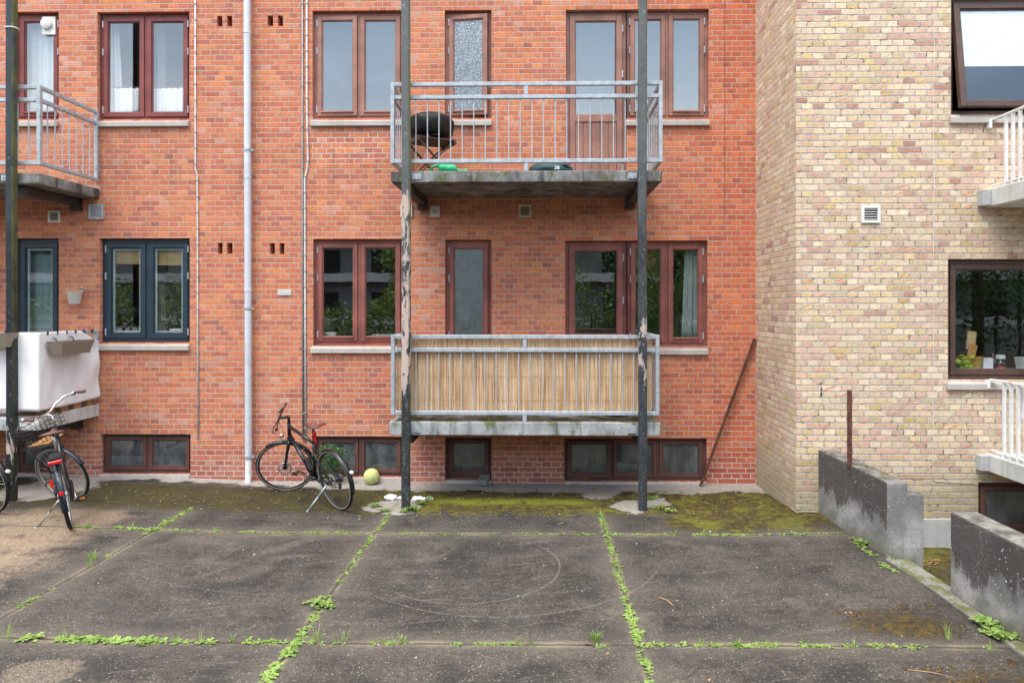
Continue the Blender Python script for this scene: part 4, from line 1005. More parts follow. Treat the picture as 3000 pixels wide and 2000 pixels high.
def bag():
    c = at(1612,500,-.62); t = thing('tarpaulin_bag', 'teal tarpaulin bag slumped by the upper balcony door', 'bag', (c.x, -.66, zf))
    b = MB(); prof = [(.20,0.0),(.255,.02),(.27,.07),(.245,.12),(.19,.155),(.11,.175),(0,.182)]
    def wr(tt, i): return 1+.16*mnoise.noise(Vector((math.cos(tt)*1.6+3, math.sin(tt)*1.6, i*.5)))+.05*math.sin(tt*5+i)
    b.lathe(prof, 40, V=(0,.72,0), fn=wr); b.build('sack', M['tarp'], t, True, local=True)
    MB().tube([(.10,-.15,.10),(.17,-.14,.12),(.23,-.08,.09),(.26,.0,.03)], .010, 6).build('strap', M['black_plastic'], t, True, local=True)
    cu = bpy.data.curves.new('lettering', 'FONT'); cu.body = '38'; cu.size = .065; cu.extrude = .001
    cu.materials.append(M['white']); o = bpy.data.objects.new('lettering', cu); COL.objects.link(o); o.parent = t; o.location = (.04, -.205, .055); o.rotation_euler = (math.radians(72), 0, 0)
    bpy.context.view_layer.update(); me = bpy.data.meshes.new_from_object(o.evaluated_get(bpy.context.evaluated_depsgraph_get())); k = bpy.data.objects.new('lettering', me); COL.objects.link(k)
    k.parent = t; k.location = o.location; k.rotation_euler = o.rotation_euler; bpy.data.objects.remove(o); k.name = 'lettering'
bag()
# under the lower balcony rail: wooden crate and black foot
zl = LO['zt']; a = at(1478,1225,-.5)
o = MB().ring(a.x-.2, a.x+.2, zl+.002, zl+.17, .02, -.62, -.35).box(a.x-.18, a.x+.18, -.60, -.37, zl+.022, zl+.06).build('wooden_crate', M['wood_dark'], bevel=.003); tag(o, 'dark wooden crate on the floor of the reed-screened balcony', 'crate')
a = at(1797,1222,-.7); o = MB().lathe([(0,0),(.16,0),(.17,.02),(.17,.05),(.03,.06),(.026,.55),(.0,.55)], 20, (a.x+.05, -.55, zl)).build('parasol_foot', M['black_plastic'], smooth='auto'); tag(o, 'black parasol foot behind the reed screen', 'parasol foot')
# ------------------------------------------------------------------ right balconies on the yellow building
def ybal(x0, zt, zb, ztop, label, xr_=.055):
    t = thing('balcony', label, 'balcony', (x0, YY, zt)); y0 = YY-1.15; x1 = x0+2.9
    MB().box(x0, x1, y0, YY-.002, zb, zt).build('slab', M['slab_white'], t, bevel=.01)
    MB().box(x0-.09, x0-.001, YY-.10, YY-.002, zb+.01, zt-.01).build('slab_bearing', M['plinth'], t, bevel=.006)
    b = MB(); xa = x0+xr_
    b.box(xa-.02, xa+.02, y0+.03, YY-.03, ztop-.022, ztop); b.box(xa-.015, xa+.015, y0+.03, YY-.03, zt+.03, zt+.045)
    b.box(xa+.02, x1-.03, y0+.03, y0+.07, ztop-.022, ztop); b.box(xa+.02, x1-.03, y0+.03, y0+.06, zt+.03, zt+.045)
    b.box(xa-.05, xa-.021, YY-.06, YY-.002, ztop-.10, ztop-.01)
    rl = b.build('railing', M['white_steel'], t, bevel=.003); pts = []
    n = 9
    for i in range(n): pts.append((xa, YY-.24-i*(.84/(n-1))))
    for i in range(1, 22): pts.append((xa+i*.13, y0+.05))
    first = None
    for (x, y) in pts:
        if first is None:
            first = MB().box(-.013,.013,-.013,.013,0,ztop-.022-zt-.001).build('baluster', M['white_steel']); o = first
        else: o = first.copy(); COL.objects.link(o)
        o.location = (x, y, zt+.001); o.parent = rl; o.matrix_parent_inverse = world_inv(rl)
    return xa, y0
xa, y0 = ybal(4.718, 3.485, 3.295, 4.225, 'white railed balcony high on the yellow building at the picture edge')
o = MB().box(xa+.10, xa+.16, y0+.35, y0+.70, 3.50, 3.92).build('cushion', M['orange_cloth'], bevel=.03, seg=3); tag(o, 'orange cushion leaning behind the white balusters', 'cushion')
xa, y0 = ybal(4.70, .70, .515, 1.487, 'white railed balcony low on the yellow building at the picture edge')
def wcloth():
    b = MB()
    def fn(u, v): 
        y = YY-.42-u*.7; return (xa+.03+.015*math.sin(u*14+v*3), y, 1.46-v*(.30+.38*u)+.0*u)
    b.grid(fn, 24, 14); o = b.build('towel', M['cloth'], smooth=True); md = o.modifiers.new('thick', 'SOLIDIFY'); md.thickness = .004
    tag(o, 'white cloth hung inside the lower white railing', 'cloth')
wcloth()
# ------------------------------------------------------------------ retaining walls, kerb, rods
def prism(b, foot, z0, tops):
    n = len(foot); vs = [(x, y, z0) for x, y in foot]+[(x, y, z) for (x, y), z in zip(foot, tops)]
    b.add(vs, [tuple(range(n-1, -1, -1)), tuple(range(n, 2*n))]+[(i, (i+1) % n, n+(i+1) % n, n+i) for i in range(n)])
def subd(o, cuts):
    bm = bmesh.new(); bm.from_mesh(o.data); bmesh.ops.subdivide_edges(bm, edges=bm.edges[:], cuts=cuts, use_grid_fill=True)
    for v in bm.verts:
        p = o.matrix_world @ v.co; k = .006*mnoise.noise(p*3.1)+.003*mnoise.noise(p*11); v.co += Vector((k, k*.7, k))
    bm.to_mesh(o.data); bm.free()
w1 = thing('retaining_wall', 'stained concrete wall against the yellow house with a rusty rod on top', 'wall', (3.1, -2.0, 0))
Lf = [(3.115,-.5),(3.45,-.5),(3.45,.563),(3.305,.568),(3.305,.668),(3.115,.668)]; Lb = [(2.955,-.5),(3.30,-.5),(3.30,.60),(3.14,.60),(3.14,.73),(2.955,.73)]
b = MB(); b.add([(x,-2.52,z) for x, z in Lf]+[(x,YY-.002,z) for x, z in Lb], [tuple(range(6)), tuple(range(11,5,-1))]+[(k, 6+k, 6+(k+1) % 6, (k+1) % 6) for k in range(6)])
b.build('wall', M['retaining'], w1, bevel=.014, seg=2)
b = MB(); rr = random.Random(4)
for k in range(10):
    f = rr.random(); c = Vector((3.33+.03*rr.random()-.09*f, -2.44+.9*f, .575+.025*f)); s_ = rr.uniform(.02, .045)
    b.lathe([(s_,0),(s_*.9,s_*.35),(s_*.5,s_*.6),(0,s_*.65)], 8, c, fn=lambda t, i: 1+.3*math.sin(t*3+i))
for c in ((3.13,-1.75,.705),(3.17,-2.0,.692),(3.21,-2.25,.68)):
    for k in range(4): 
        s_ = rr.uniform(.015, .03); b.lathe([(s_,0),(s_*.8,s_*.3),(0,s_*.5)], 7, (c[0]+rr.uniform(-.02,.02), c[1]+rr.uniform(-.06,.06), c[2]-.004))
b.build('moss', M['moss'], w1, True)
w2 = thing('retaining_wall', 'dark stained concrete wall in the near corner, running out of the picture', 'wall', (3.3, -4.5, 0))
b = MB(); prism(b, [(3.21,-3.315),(3.215,-7.6),(3.425,-7.6),(3.415,-3.33)], -.5, [.645,.655,.655,.645]); b.build('wall', M['retaining'], w2, bevel=.016, seg=2)
b = MB(); prism(b, [(3.125,-2.526),(3.205,-3.31),(3.205,-7.6),(3.10,-7.6),(3.10,-3.2),(3.06,-2.60)][::-1], -.4, [.02]*6); 
prism(b, [(3.125,-2.53),(3.30,-2.53),(3.33,-3.32),(3.206,-3.309)][::-1], -.4, [-.015]*4)
tag(b.build('kerb', M['kerb'], bevel=.01), 'mossy concrete kerb in the gap between the two stained walls', 'kerb', kind='structure')
a = at(2489,1347,-1.95); b_ = at(2489,1142,-1.95)
o = MB().box(a.x-.018, a.x+.018, -1.968, -1.932, .66, b_.z).box(a.x-.024, a.x+.0, -1.974, -1.969, .68, b_.z-.02).build('iron_stake', M['rust'], bevel=.003); tag(o, 'rusty upright iron rod standing on the stained wall', 'iron rod')
a = gp(2051,1424); a.z = gh(a.x, a.y); top = Vector((2.70, -.03, at(2213,992,-.03).z)); 
o = MB().bar(a, top, .030, .012, (0,1,.2)).bar(a+Vector((.011,-.012,0)), top+Vector((.011,-.012,0)), .009, .022, (0,1,.2)).build('iron_bar', M['rust']); tag(o, 'long rusty iron bar leaning into the corner of the two houses', 'iron bar')
# ------------------------------------------------------------------ bicycles
def bike(label, loc, heading, lean, steer, kind):
    city = kind == 'city'
    t = thing('bicycle', label, 'bicycle', loc, None, (-math.radians(lean), 0, math.radians(heading)))
    P = M['navy_paint'] if city else M['black_paint']
    def part(b, name, m, parent=None, smooth=True, **k):
        o = b.build(name, m, None, smooth, **k); o.parent = parent or t; return o
    h0 = Vector((.915,0,.70)); h1 = Vector((.852,0,.90)); ax = (h1-h0).normalized()
    ST = Matrix.Translation(h0) @ Matrix.Rotation(math.radians(steer), 4, ax) @ Matrix.Translation(-h0)
    WR = .345
    def wheel(c, Mx, hubr, disc):
        b = MB(Mx); b.torus(c, (1,0,0), (0,0,1), .309, .010, 48, 6, sq=1.15)
        n = 28
        for i in range(n):
            a = 2*PI*i/n; a2 = a+(.5 if i % 2 else -.5); s = .028 if i % 4 < 2 else -.028
            b.tube([(c[0]+.022*math.cos(a2), s, c[2]+.022*math.sin(a2)), (c[0]+.30*math.cos(a), 0, c[2]+.30*math.sin(a))], .0013, 4, False)
        w = part(b, 'wheel', M['rim'] if not disc else M['rim_dark'])
        b = MB(Mx); b.torus(c, (1,0,0), (0,0,1), .327, .0185, 56, 10); part(b, 'tyre', M['rubber'], w)
        b = MB(Mx); b.torus((c[0], .0125, c[2]), (1,0,0), (0,0,1), .3235, .0075, 56, 6); b.torus((c[0], -.0125, c[2]), (1,0,0), (0,0,1), .3235, .0075, 56, 6)
        part(b, 'sidewall', M['rubber_tan'] if disc else M['rim'], w)
        b = MB(Mx); b.lathe([(0,-.055),(.012,-.055),(.012,-.034),(hubr,-.032),(hubr*.7,-.02),(hubr*.7,.02),(hubr,.032),(.012,.034),(.012,.055),(0,.055)], 16, c, (1,0,0), (0,0,1), (0,1,0))
        part(b, 'hub', M['rim_dark'] if disc else M['rim'], w, 'auto')
        if disc:
            b = MB(Mx); b.torus((c[0], .042, c[2]), (1,0,0), (0,0,1), .072, .008, 32, 4, sq=.15)
            for k in range(6):
                a = k*PI/3; b.tube([(c[0]+.015*math.cos(a), .042, c[2]+.015*math.sin(a)), (c[0]+.068*math.cos(a+.4), .042, c[2]+.068*math.sin(a+.4))], .003, 4)
            part(b, 'brake_disc', M['rim'], w)
        return w
    rear = (0,0,WR); front = (1.085,0,WR)
    wheel(rear, None, .035, not city); wheel(front, ST, .024 if city else .03, not city)
    # frame
    b = MB(); bb = (.455,0,.285); st = (.335,0,.72)
    b.tube([h1, h0], .021, 12)
    if city:
        b.tube([(.885,0,.79),(.80,0,.60),(.66,0,.42),(.52,0,.32),bb], .018, 12); b.tube([(.905,0,.72),(.85,0,.55),(.70,0,.36),(.56,0,.29),bb], .018, 12)
    else:
        b.tube([(.866,0,.855),st], [.020,.015], 12); b.tube([(.900,0,.745),bb], .024, 12)
    b.tube([bb, st], .018, 12); b.lathe([(0,-.036),(.024,-.036),(.024,.036),(0,.036)], 14, bb, (1,0,0), (0,0,1), (0,1,0))
    for s in (-1, 1):
        b.tube([(bb[0], s*.03, bb[2]), (.30, s*.045, .30), (0, s*.062, WR)], .010, 8)
        b.tube([(.345, s*.02, .67), (.28, s*.045, .60), (0, s*.062, WR)], .0085, 8)
    part(b, 'frame', P)
    b = MB(); b.tube([(.340,0,.70),(.282,0,.915)], .0135, 10); part(b, 'seatpost', M['chrome'] if city else M['black_plastic'])
    # saddle
    b = MB(); rows = []
    for i in range(9):
        f = i/8; x = .14+.275*f; w = .085*(1-f)**1.4+.018+(.012 if city else 0)*(1-f); zt = .955+.012*math.cos(f*PI*1.6)-(.006 if f > .9 else 0)
        rows.append([(x, w*math.cos(a), zt-.030*(1-math.sin(a))-(.02 if a < 0 else 0)) for a in [(-.15+1.3*0)*PI if k == 0 else (k-1)*PI/8-.0 for k in range(10)]][1:])
    nv = len(rows[0]); b.add([p for r in rows for p in r], [(i*nv+j, i*nv+j+1, (i+1)*nv+j+1, (i+1)*nv+j) for i in range(8) for j in range(nv-1)]+[tuple(range(nv-1,-1,-1)), tuple(range(8*nv, 9*nv))]+[(i*nv, (i+1)*nv, (i+1)*nv+nv-1, i*nv+nv-1) for i in range(8)])
    sd = part(b, 'saddle', M['leather'])
    b = MB()
    for s in (-1, 1): b.tube([(.17, s*.03, .925),(.22, s*.022, .908),(.33, s*.020, .908),(.39, s*.008, .938)], .0035, 6)
    part(b, 'saddle_rail', M['chrome'], sd)
    # fork, stem, bars
    b = MB(ST); b.tube([h0+Vector((0,0,.01)), h0-ax*.03], .024, 12)
    for s in (-1, 1): b.tube([h0-ax*.02+Vector((0,s*.022,0)), h0-ax*.07+Vector((.005,s*.050,0)), (1.025,s*.054,.48), (1.085,s*.056,WR)], [.018,.018,.013,.010] if not city else [.015,.015,.011,.009], 10)
    part(b, 'fork', P)
    b = MB(ST); top = h1+ax*.075
    if city:
        b.tube([h1, h1+ax*.14], .012, 10); b.tube([h1+ax*.14, h1+ax*.15+Vector((.07,0,.02))], .014, 10); part(b, 'stem', M['chrome'])
        c = h1+ax*.15+Vector((.07,0,.02)); pts = [c]
        L = lambda s: [c+Vector((.01,s*.06,.005)), c+Vector((.015,s*.16,.05)), c+Vector((-.02,s*.26,.085)), c+Vector((-.12,s*.32,.085)), c+Vector((-.24,s*.335,.075))]
        b = MB(ST); b.tube(L(-1)[::-1]+[c]+L(1), .0115, 10)
    else:
        b.tube([h1, top], .017, 10); b.tube([top, top+Vector((.105,0,.02))], .017, 10); part(b, 'stem', M['black_plastic'])
        c = top+Vector((.105,0,.02)); L = lambda s: [c+Vector((0,s*.08,.0)), c+Vector((-.01,s*.2,.012)), c+Vector((-.03,s*.31,.018))]
        b = MB(ST); b.tube(L(-1)[::-1]+[c]+L(1), .013, 10)
    hb = part(b, 'handlebar', M['chrome'] if city else M['black_plastic'])
    for s in (-1, 1):
        l = L(s); b = MB(ST); d = (l[-1]-l[-2]).normalized(); b.tube([l[-1]-d*.125, l[-1]-d*.06, l[-1]], [.016,.0175,.018], 12); part(b, 'grip', M['leather'], hb)
        b = MB(ST); q = l[-1]-d*.15; b.tube([q, q+Vector((.04,0,-.02)), q+Vector((.05,s*.05,-.035))+d*.06, q+Vector((.045,0,-.045))+d*.12], .0055, 6)
        b.tube([q-d*.02, q+d*.02], .019, 10); part(b, 'brake_lever', M['chrome'] if city else M['black_plastic'], hb)
    b = MB(ST)
    for s in (-1, 1):
        q = L(s)[1]; b.tube([q, q+Vector((.08,0,-.03)), q+Vector((.08,-s*.06,-.14)), Vector((.955,s*.03,.66)), Vector((1.06,s*.05,.42))], .0022, 5)
    part(b, 'brake_cable', M['black_plastic'])
    # lamps
    b = MB(ST); b.lathe([(0,-.02),(.018,-.02),(.026,.02),(0,.024)], 14, (.985,0,.76), (0,1,0), (0,0,1), (1,0,0)); part(b, 'front_lamp', M['chrome'])
    # mudguards
    def guard(c, a0, a1, Mx):
        b = MB(Mx); n = 22; vs = []
        for i in range(n+1):
            a = a0+(a1-a0)*i/n
            for j in range(7):
                q = -1+2*j/6; y = .029*q; rr = .360-.012*q*q
                vs.append((c[0]+rr*math.cos(a), y, c[2]+rr*math.sin(a)))
        b.add(vs, [(i*7+j, i*7+j+1, (i+1)*7+j+1, (i+1)*7+j) for i in range(n) for j in range(6)])
        g_ = part(b, 'mudguard', P); md = g_.modifiers.new('thick', 'SOLIDIFY'); md.thickness = .002
        b = MB(Mx)
        for s in (-1, 1): b.tube([(c[0]+.352*math.cos(a1-.35), s*.028, c[2]+.352*math.sin(a1-.35)), (c[0], s*.058, c[2])], .0022, 5)
        part(b, 'mudguard_stay', M['spoke'] if not city else M['chrome'], g_); return g_
    guard(rear, math.radians(62), math.radians(196), None); guard(front, math.radians(70), math.radians(168), ST)
    # drivetrain on the right-hand side
    b = MB(); y = -.052; b.torus((bb[0], y, bb[2]), (1,0,0), (0,0,1), .082, .007, 36, 4, sq=.3)
    for k in range(5):
        a = k*2*PI/5; b.tube([(bb[0], y, bb[2]), (bb[0]+.078*math.cos(a), y, bb[2]+.078*math.sin(a))], .007, 5)
    part(b, 'chainring', M['rim_dark'])
    if city:
        b = MB(); b.bar((bb[0]+.09, -.052, bb[2]+.005), (-.05, -.056, WR+.0), .03, .15, (0,0,1)); part(b, 'chain_case', M['black_plastic'], None, False, bevel=.012)
    else:
        b = MB(); b.tube([(bb[0], y, bb[2]+.085), (0, y, WR+.045)], .005, 4); b.tube([(bb[0], y, bb[2]-.085), (.03, y, WR-.12), (0, y, WR-.045)], .005, 4); part(b, 'chain', M['rim_dark'])
        b = MB(); b.lathe([(0,-.075),(.05,-.075),(.045,-.04),(.03,-.036),(0,-.036)], 20, rear, (1,0,0), (0,0,1), (0,1,0)); b.bar((.015,-.065,WR-.04), (.035,-.062,WR-.13), .02, .03); part(b, 'derailleur', M['rim_dark'], None, 'auto')
    for s, a in ((1, math.radians(30)), (-1, math.radians(210))):
        e = Vector((bb[0]+.165*math.cos(a), s*.075, bb[2]+.165*math.sin(a)))
        b = MB(); b.tube([(bb[0], s*.06, bb[2]), e], [.012,.010], 8); b.tube([(bb[0], s*.03, bb[2]), (bb[0], s*.066, bb[2])], .010, 8)
        ck = part(b, 'crank', M['rim_dark'] if not city else M['chrome'])
        b = MB(); b.box(e.x-.045, e.x+.045, e.y+(.012 if s > 0 else -.098), e.y+(.098 if s > 0 else -.012), e.z-.013, e.z+.013); pd = part(b, 'pedal', M['black_plastic'], ck, False, bevel=.004)
        b = MB(); b.box(e.x-.048, e.x-.0455, e.y+s*.055-.025, e.y+s*.055+.025, e.z-.008, e.z+.008); b.box(e.x+.0455, e.x+.048, e.y+s*.055-.025, e.y+s*.055+.025, e.z-.008, e.z+.008); part(b, 'pedal_reflector', M['amber'], ck, False)
    # kickstand
    k0 = Vector((.11,.05,.285)); k1 = Vector((.20,.275,.275*math.tan(math.radians(lean))+.004))
    b = MB(); b.tube([k0, k0.lerp(k1,.45)], .010, 8); b.tube([k0.lerp(k1,.42), k1], .0085, 8); b.tube([k1, k1+Vector((-.03,.028,.005))], .011, 8)
    part(b, 'kickstand', M['galv'] if not city else M['spoke'])
    if city:
        b = MB(); z = .735
        for s in (-1, 1): b.tube([(.30,s*.05,z-.02),(.10,s*.06,z),(-.28,s*.06,z)], .006, 6); b.tube([(-.20,s*.06,z),(-.02,s*.07,WR+.02)], .005, 6)
        for x in (.1, -.05, -.2, -.28): b.tube([(x,-.06,z),(x,.06,z)], .005, 6)
        b.box(-.26, .06, -.045, .045, z+.006, z+.028); part(b, 'luggage_rack', M['black_plastic'], None, False)
        b = MB(); b.box(-.315, -.29, -.058, .058, z-.018, z+.014); part(b, 'rear_light', M['red_lens'], None, False, bevel=.006)
        b = MB(); b.lathe([(0,0),(.022,0),(.02,.01),(0,.012)], 14, (-.36,0,.44), (0,1,0), (0,0,1), (-1,0,0)); b.box(-.30,-.286,.048,.07,.50,.58); part(b, 'reflector', M['red_lens'], None, 'auto')
        # wire basket on a wooden-decked front carrier
        b = MB(ST); x0, x1, y0, y1, z0, z1 = .93, 1.20, -.185, .185, .80, .99
        def wr(k): return (1+.10*k)
        for i in range(5):
            k = i/4; z = z0+(z1-z0)*k; cx = (x0+x1)/2; hx = (x1-x0)/2*wr(k); hy = y1*wr(k); r_ = .0028 if i < 4 else .0045
            b.tube([(cx-hx,-hy,z),(cx+hx,-hy,z),(cx+hx,hy,z),(cx-hx,hy,z),(cx-hx,-hy,z)], r_, 5)
        for i in range(8):
            y = y0+(y1-y0)*i/7
            for xs in (x0, x1):
                sg = 1 if xs > 1.05 else -1; b.tube([(xs,y,z0),(xs+sg*.0135,y*1.1,z1)], .0025, 5)
            b.tube([(x0,y,z0),(x1,y,z0)], .0025, 5)
        for i in range(1, 6):
            x = x0+(x1-x0)*i/6
            for ys in (y0, y1): b.tube([(x,ys,z0),(x,ys*1.1,z1)], .0025, 5)
        bk = part(b, 'basket', M['black_plastic'])
        b = MB(ST)
        for i in range(3): b.box(.92, 1.20, -.105+i*.075, -.045+i*.075, .765, .78)
        part(b, 'carrier_deck', M['wood_orange'], None, False, bevel=.003)
        b = MB(ST); b.tube([(.90,-.15,.76),(1.24,-.15,.76),(1.24,.15,.76),(.90,.15,.76),(.90,-.15,.76)], .007, 6)
        for s in (-1, 1): b.tube([(1.20,s*.14,.76),(1.09,s*.062,WR+.01)], .006, 6)
        part(b, 'front_carrier', M['black_plastic'])
        b = MB(); b.box(.28,.40,-.05,.05,.80,.86); 
    else:
        b = MB(); b.lathe([(0,0),(.021,0),(.024,.012),(.018,.022),(0,.024)], 16, (.285,0,.835), (0,1,0), (0,0,1.35), (-1,0,0)); b.box(.282,.298,-.013,.013,.735,.80); part(b, 'rear_light', M['red_lens'], None, 'auto')
        b = MB(); b.bar((.60,0,.50), (.52,0,.355), .06, .07, (1,0,.3)); part(b, 'frame_lock', M['black_plastic'], None, False, bevel=.012, seg=2)
        b = MB(); b.lathe([(0,0),(.018,0),(.018,.03),(0,.034)], 12, (-.372,0,.50), (0,1,0), (0,0,1), (-1,0,0)); part(b, 'reflector', M['white'], None, 'auto')
    return t
p = gp(990,1493); bike('black trekking bicycle on its kickstand beside the downpipe', (p.x+.02, p.y+.02, p.z), 137, 11, 52, 'hybrid')
p = gp(209,1546); bike('dark city bicycle with a wire basket beside the left black post', (p.x, p.y, p.z), 124, 10, 44, 'city')
p = gp(-20,1502); bike('dark bicycle cut by the left picture edge, only its rear wheel showing', (p.x, p.y, p.z), 158, 9, 20, 'hybrid2')
# ------------------------------------------------------------------ small things on the ground
p = gp(1085,1418); p = gp(1085,1421); o = MB().lathe([(.1*math.sin(PI*i/14), -.1*math.cos(PI*i/14)) for i in range(15)], 28, (0,0,0), fn=lambda t, i: 1+.012*math.sin(t*3+i*.6)).build('play_ball', M['ball'], smooth=True); o.location = (p.x, p.y+.06, gh(p.x, p.y)+.098); tag(o, 'worn yellow-green ball by the cellar window', 'ball')
p = gp(1418,1424); o = MB().box(-.065,.065,-.10,.10,0,.062).build('paving_brick', M['paver'], bevel=.006); o.location = (p.x-.01, p.y+.08, p.z+.03); o.rotation_euler = (math.radians(9), math.radians(-3), math.radians(-8)); tag(o, 'grey paving brick propped under the single cellar window', 'brick')
def crumple(p, s, seed, label):
    rr = random.Random(seed); b = MB()
    for k in range(6):
        c = (rr.uniform(-.8, .8)*s, rr.uniform(-.25, .25)*s, 0); q = s*rr.uniform(.22, .42)
        def fn(t, i): return .75+.75*abs(mnoise.noise(Vector((math.cos(t)*1.7+k*5, math.sin(t)*1.7, i*.9+seed))))
        b.lathe([(q*.8,.002),(q,q*.25),(q*.85,q*.6),(q*.45,q*.85),(0,q*.8)], 11, c, fn=fn)
    o = b.build('crumpled_paper', M['paper']); o.location = p
    return tag(o, label, 'litter')
p = gp(1165,1462); crumple((p.x, p.y, p.z), .16, 3, 'crumpled white paper left of the peeling post foot')
p = gp(1232,1462); crumple((p.x, p.y, p.z), .14, 8, 'crumpled white paper right of the peeling post foot')
def twig(px0, py0, px1, py1, m, label, r=.006):
    a = gp(px0, py0); b_ = gp(px1, py1); a.z += r; b_.z += r; c = (a+b_)/2+Vector((.01,.01,.003))
    tag(MB().tube([a, c, b_], [r, r*.9, r*.6], 6).build('twig', M[m], smooth=True), label, 'twig')
twig(1929,1750,1973,1775,'leaf_dry','brown twig lying on the right-hand slab')
twig(2660,1962,2795,1985,'wood_raw','pale bent twig near the mossy corner', .003)
twig(1713,1889,1744,1896,'wood_dark','short dark twig beside the front joint')
# weeds --------------------------------------------------------------
def rosette(b, p, r, n, rr, up=.5):
    for i in range(n):
        a = 2*PI*i/n+rr.uniform(-.5, .5); d = Vector((math.cos(a), math.sin(a), 0)); w = Vector((-d.y, d.x, 0))
        L = r*rr.uniform(.55, 1.15); W = L*rr.uniform(.26, .42); h = L*rr.uniform(.1, up)
        q = Vector(p); pts = [q, q+d*L*.35+Vector((0,0,h*.8))-w*W*.6, q+d*L*.35+Vector((0,0,h*.8))+w*W*.6, q+d*L*.75+Vector((0,0,h))-w*W*.75, q+d*L*.75+Vector((0,0,h))+w*W*.75, q+d*L+Vector((0,0,h*.7))]
        b.add(pts, [(0,1,2),(1,3,4,2),(3,5,4)])
def blades(b, p, h, n, rr, spread=.04):
    for i in range(n):
        a = rr.uniform(0, 2*PI); d = Vector((math.cos(a), math.sin(a), 0)); w = Vector((-d.y, d.x, 0))*rr.uniform(.0018,.0032)
        L = h*rr.uniform(.5, 1.1); q = Vector(p)+d*rr.uniform(0, spread); k = rr.uniform(.2, .6)
        m1 = q+Vector((0,0,L*.6))+d*L*k*.35; e = q+Vector((0,0,L*.95))+d*L*k
        b.add([q-w, q+w, m1+w*.8, m1-w*.8, e], [(0,1,2,3),(3,2,4)])
def weeds():
    b = MB(); rr = random.Random(21)
    def gate(s, k): return mnoise.noise(Vector((s*1.9, k*7.3, 1.7)))*.6+mnoise.noise(Vector((s*6.1, k*3.1, 9)))*.5
    def run(fn, s0, s1, dens, k, size, th=-.1, grass=.04):
        n = int(abs(s1-s0)*dens*.62)
        for i in range(n):
            s = s0+(s1-s0)*rr.random(); gval = gate(s, k)
            if gval < th: continue
            x, y = fn(s); x += rr.gauss(0, .012); y += rr.gauss(0, .012)
            z = gh(x, y)-.003
            rosette(b, (x, y, z), size*rr.uniform(.55, 1.25)*(1+max(0, gval)*.7), rr.randint(4, 7), rr)
            if rr.random() < grass: blades(b, (x, y, z), size*2.0, 8, rr, .02)
    jy = lambda k: (lambda s: (s, JY[k]+.006*s)); jx = lambda k: (lambda s: (JX[k], s))
    run(jy(0), -4.7, -3.6, 75, 1, .034, -.25); run(jy(0), -3.6, -2.0, 90, 1, .027, -.35); run(jy(0), -2.0, .7, 70, 2, .022, -.25); run(jy(0), .7, 1.2, 60, 2, .03, -.2); run(jy(0), 1.2, 2.95, 80, 3, .030, -.3)
    run(jy(1), -5.3, -2.6, 130, 4, .052, -.35); run(jy(1), -3.1, -1.6, 70, 5, .034, -.2); run(jy(1), -1.6, .7, 60, 6, .025, -.15, .12); run(jy(1), .7, 3.0, 85, 7, .030, -.3)
    run(jx(2), -1.25, -1.95, 60, 8, .030, -.5); run(jx(2), -1.95, -3.2, 56, 9, .027, -.4); run(jx(2), -3.2, -4.2, 56, 10, .036, -.15); run(jx(2), -4.2, -5.2, 80, 11, .046, -.5)
    run(jx(3), -1.2, -1.5, 70, 12, .032, -.5); run(jx(3), -1.5, -4.2, 72, 13, .034, -.45); run(jx(3), -4.2, -5.2, 50, 14, .034, 0)
    run(jx(1), -1.2, -2.8, 75, 15, .034, -.3, .08); run(jx(1), -2.8, -3.8, 45, 16, .026, -.15, .25)
    run(lambda s: (3.02-.06*(s+1.5)*0+.03*math.sin(s*3)+(.05 if s < -3 else 0), s), -1.55, -3.0, 34, 17, .042, -.05, .1)
    run(lambda s: (3.085+.02*math.sin(s*5), s), -3.0, -4.9, 34, 18, .05, .0, .1)
    for px, py, h, n in ((1985,1550-1,0,0),): pass
    for (px, py, h, n) in ((272,1640,.11,26),(262,1660,.07,10),(1178+0,1880,.05,26),(1744,1875,.06,60),(2110+0,1475,.05,14),(20,1870,.13,8),(930,1872,.08,22),(1010,1876,.07,14),(480,1523,.05,10),(2780,1878,.10,8),(2640,1665,.08,16),(2600,1640,.06,12),(1925,1458,.07,18),(1045,1415,.07,10),(1012,1418,.05,8)):
        p = gp(px, py); blades(b, p, h, n, rr, .05)
    for (px, py, sp, size, n) in [(1100,1484,.06,.045,9),(1130,1500,.05,.045,9),(1180,1500,.05,.045,9),(1210,1494,.05,.045,9),(1240,1476,.05,.045,9),(1255,1464,.04,.045,9),(1902,1462,.05,.045,7),(1925,1490,.05,.045,7),(1960,1500,.05,.045,7)]:
        c = gp(px, py)
        for i in range(n):
            x = c.x+rr.gauss(0, sp*.5); y = c.y+rr.gauss(0, sp*.4); rosette(b, (x, y, gh(x, y)+rr.uniform(0, size*.5)), size*rr.uniform(.6, 1.2), rr.randint(4, 7), rr, .8)
    tag(b.build('weeds', M['weed']), 'small bright weeds growing along the slab joints', 'weeds', kind='stuff')
weeds()
def clump(pxs, size, n, label, seed, up=.8):
    b = MB(); rr = random.Random(seed)
    for (px, py, s) in pxs:
        c = gp(px, py)
        for i in range(n):
            x = c.x+rr.gauss(0, s*.5); y = c.y+rr.gauss(0, s*.4); rosette(b, (x, y, gh(x, y)+rr.uniform(0, size*.5)), size*rr.uniform(.6, 1.2), rr.randint(4, 7), rr, up)
    p = gp(*pxs[0][:2]); o = b.build('weed_clump', M['weed']); return tag(o, label, 'weed')
clump([(930,1768,.09),(955,1780,.07)], .046, 9, 'broad-leaved weed clump on the joint left of the scraped ring', 31)
clump([(2890,1832,.08),(2925,1850,.07),(2940,1872,.06)], .055, 16, 'bright weed clump at the foot of the near stained wall', 34)
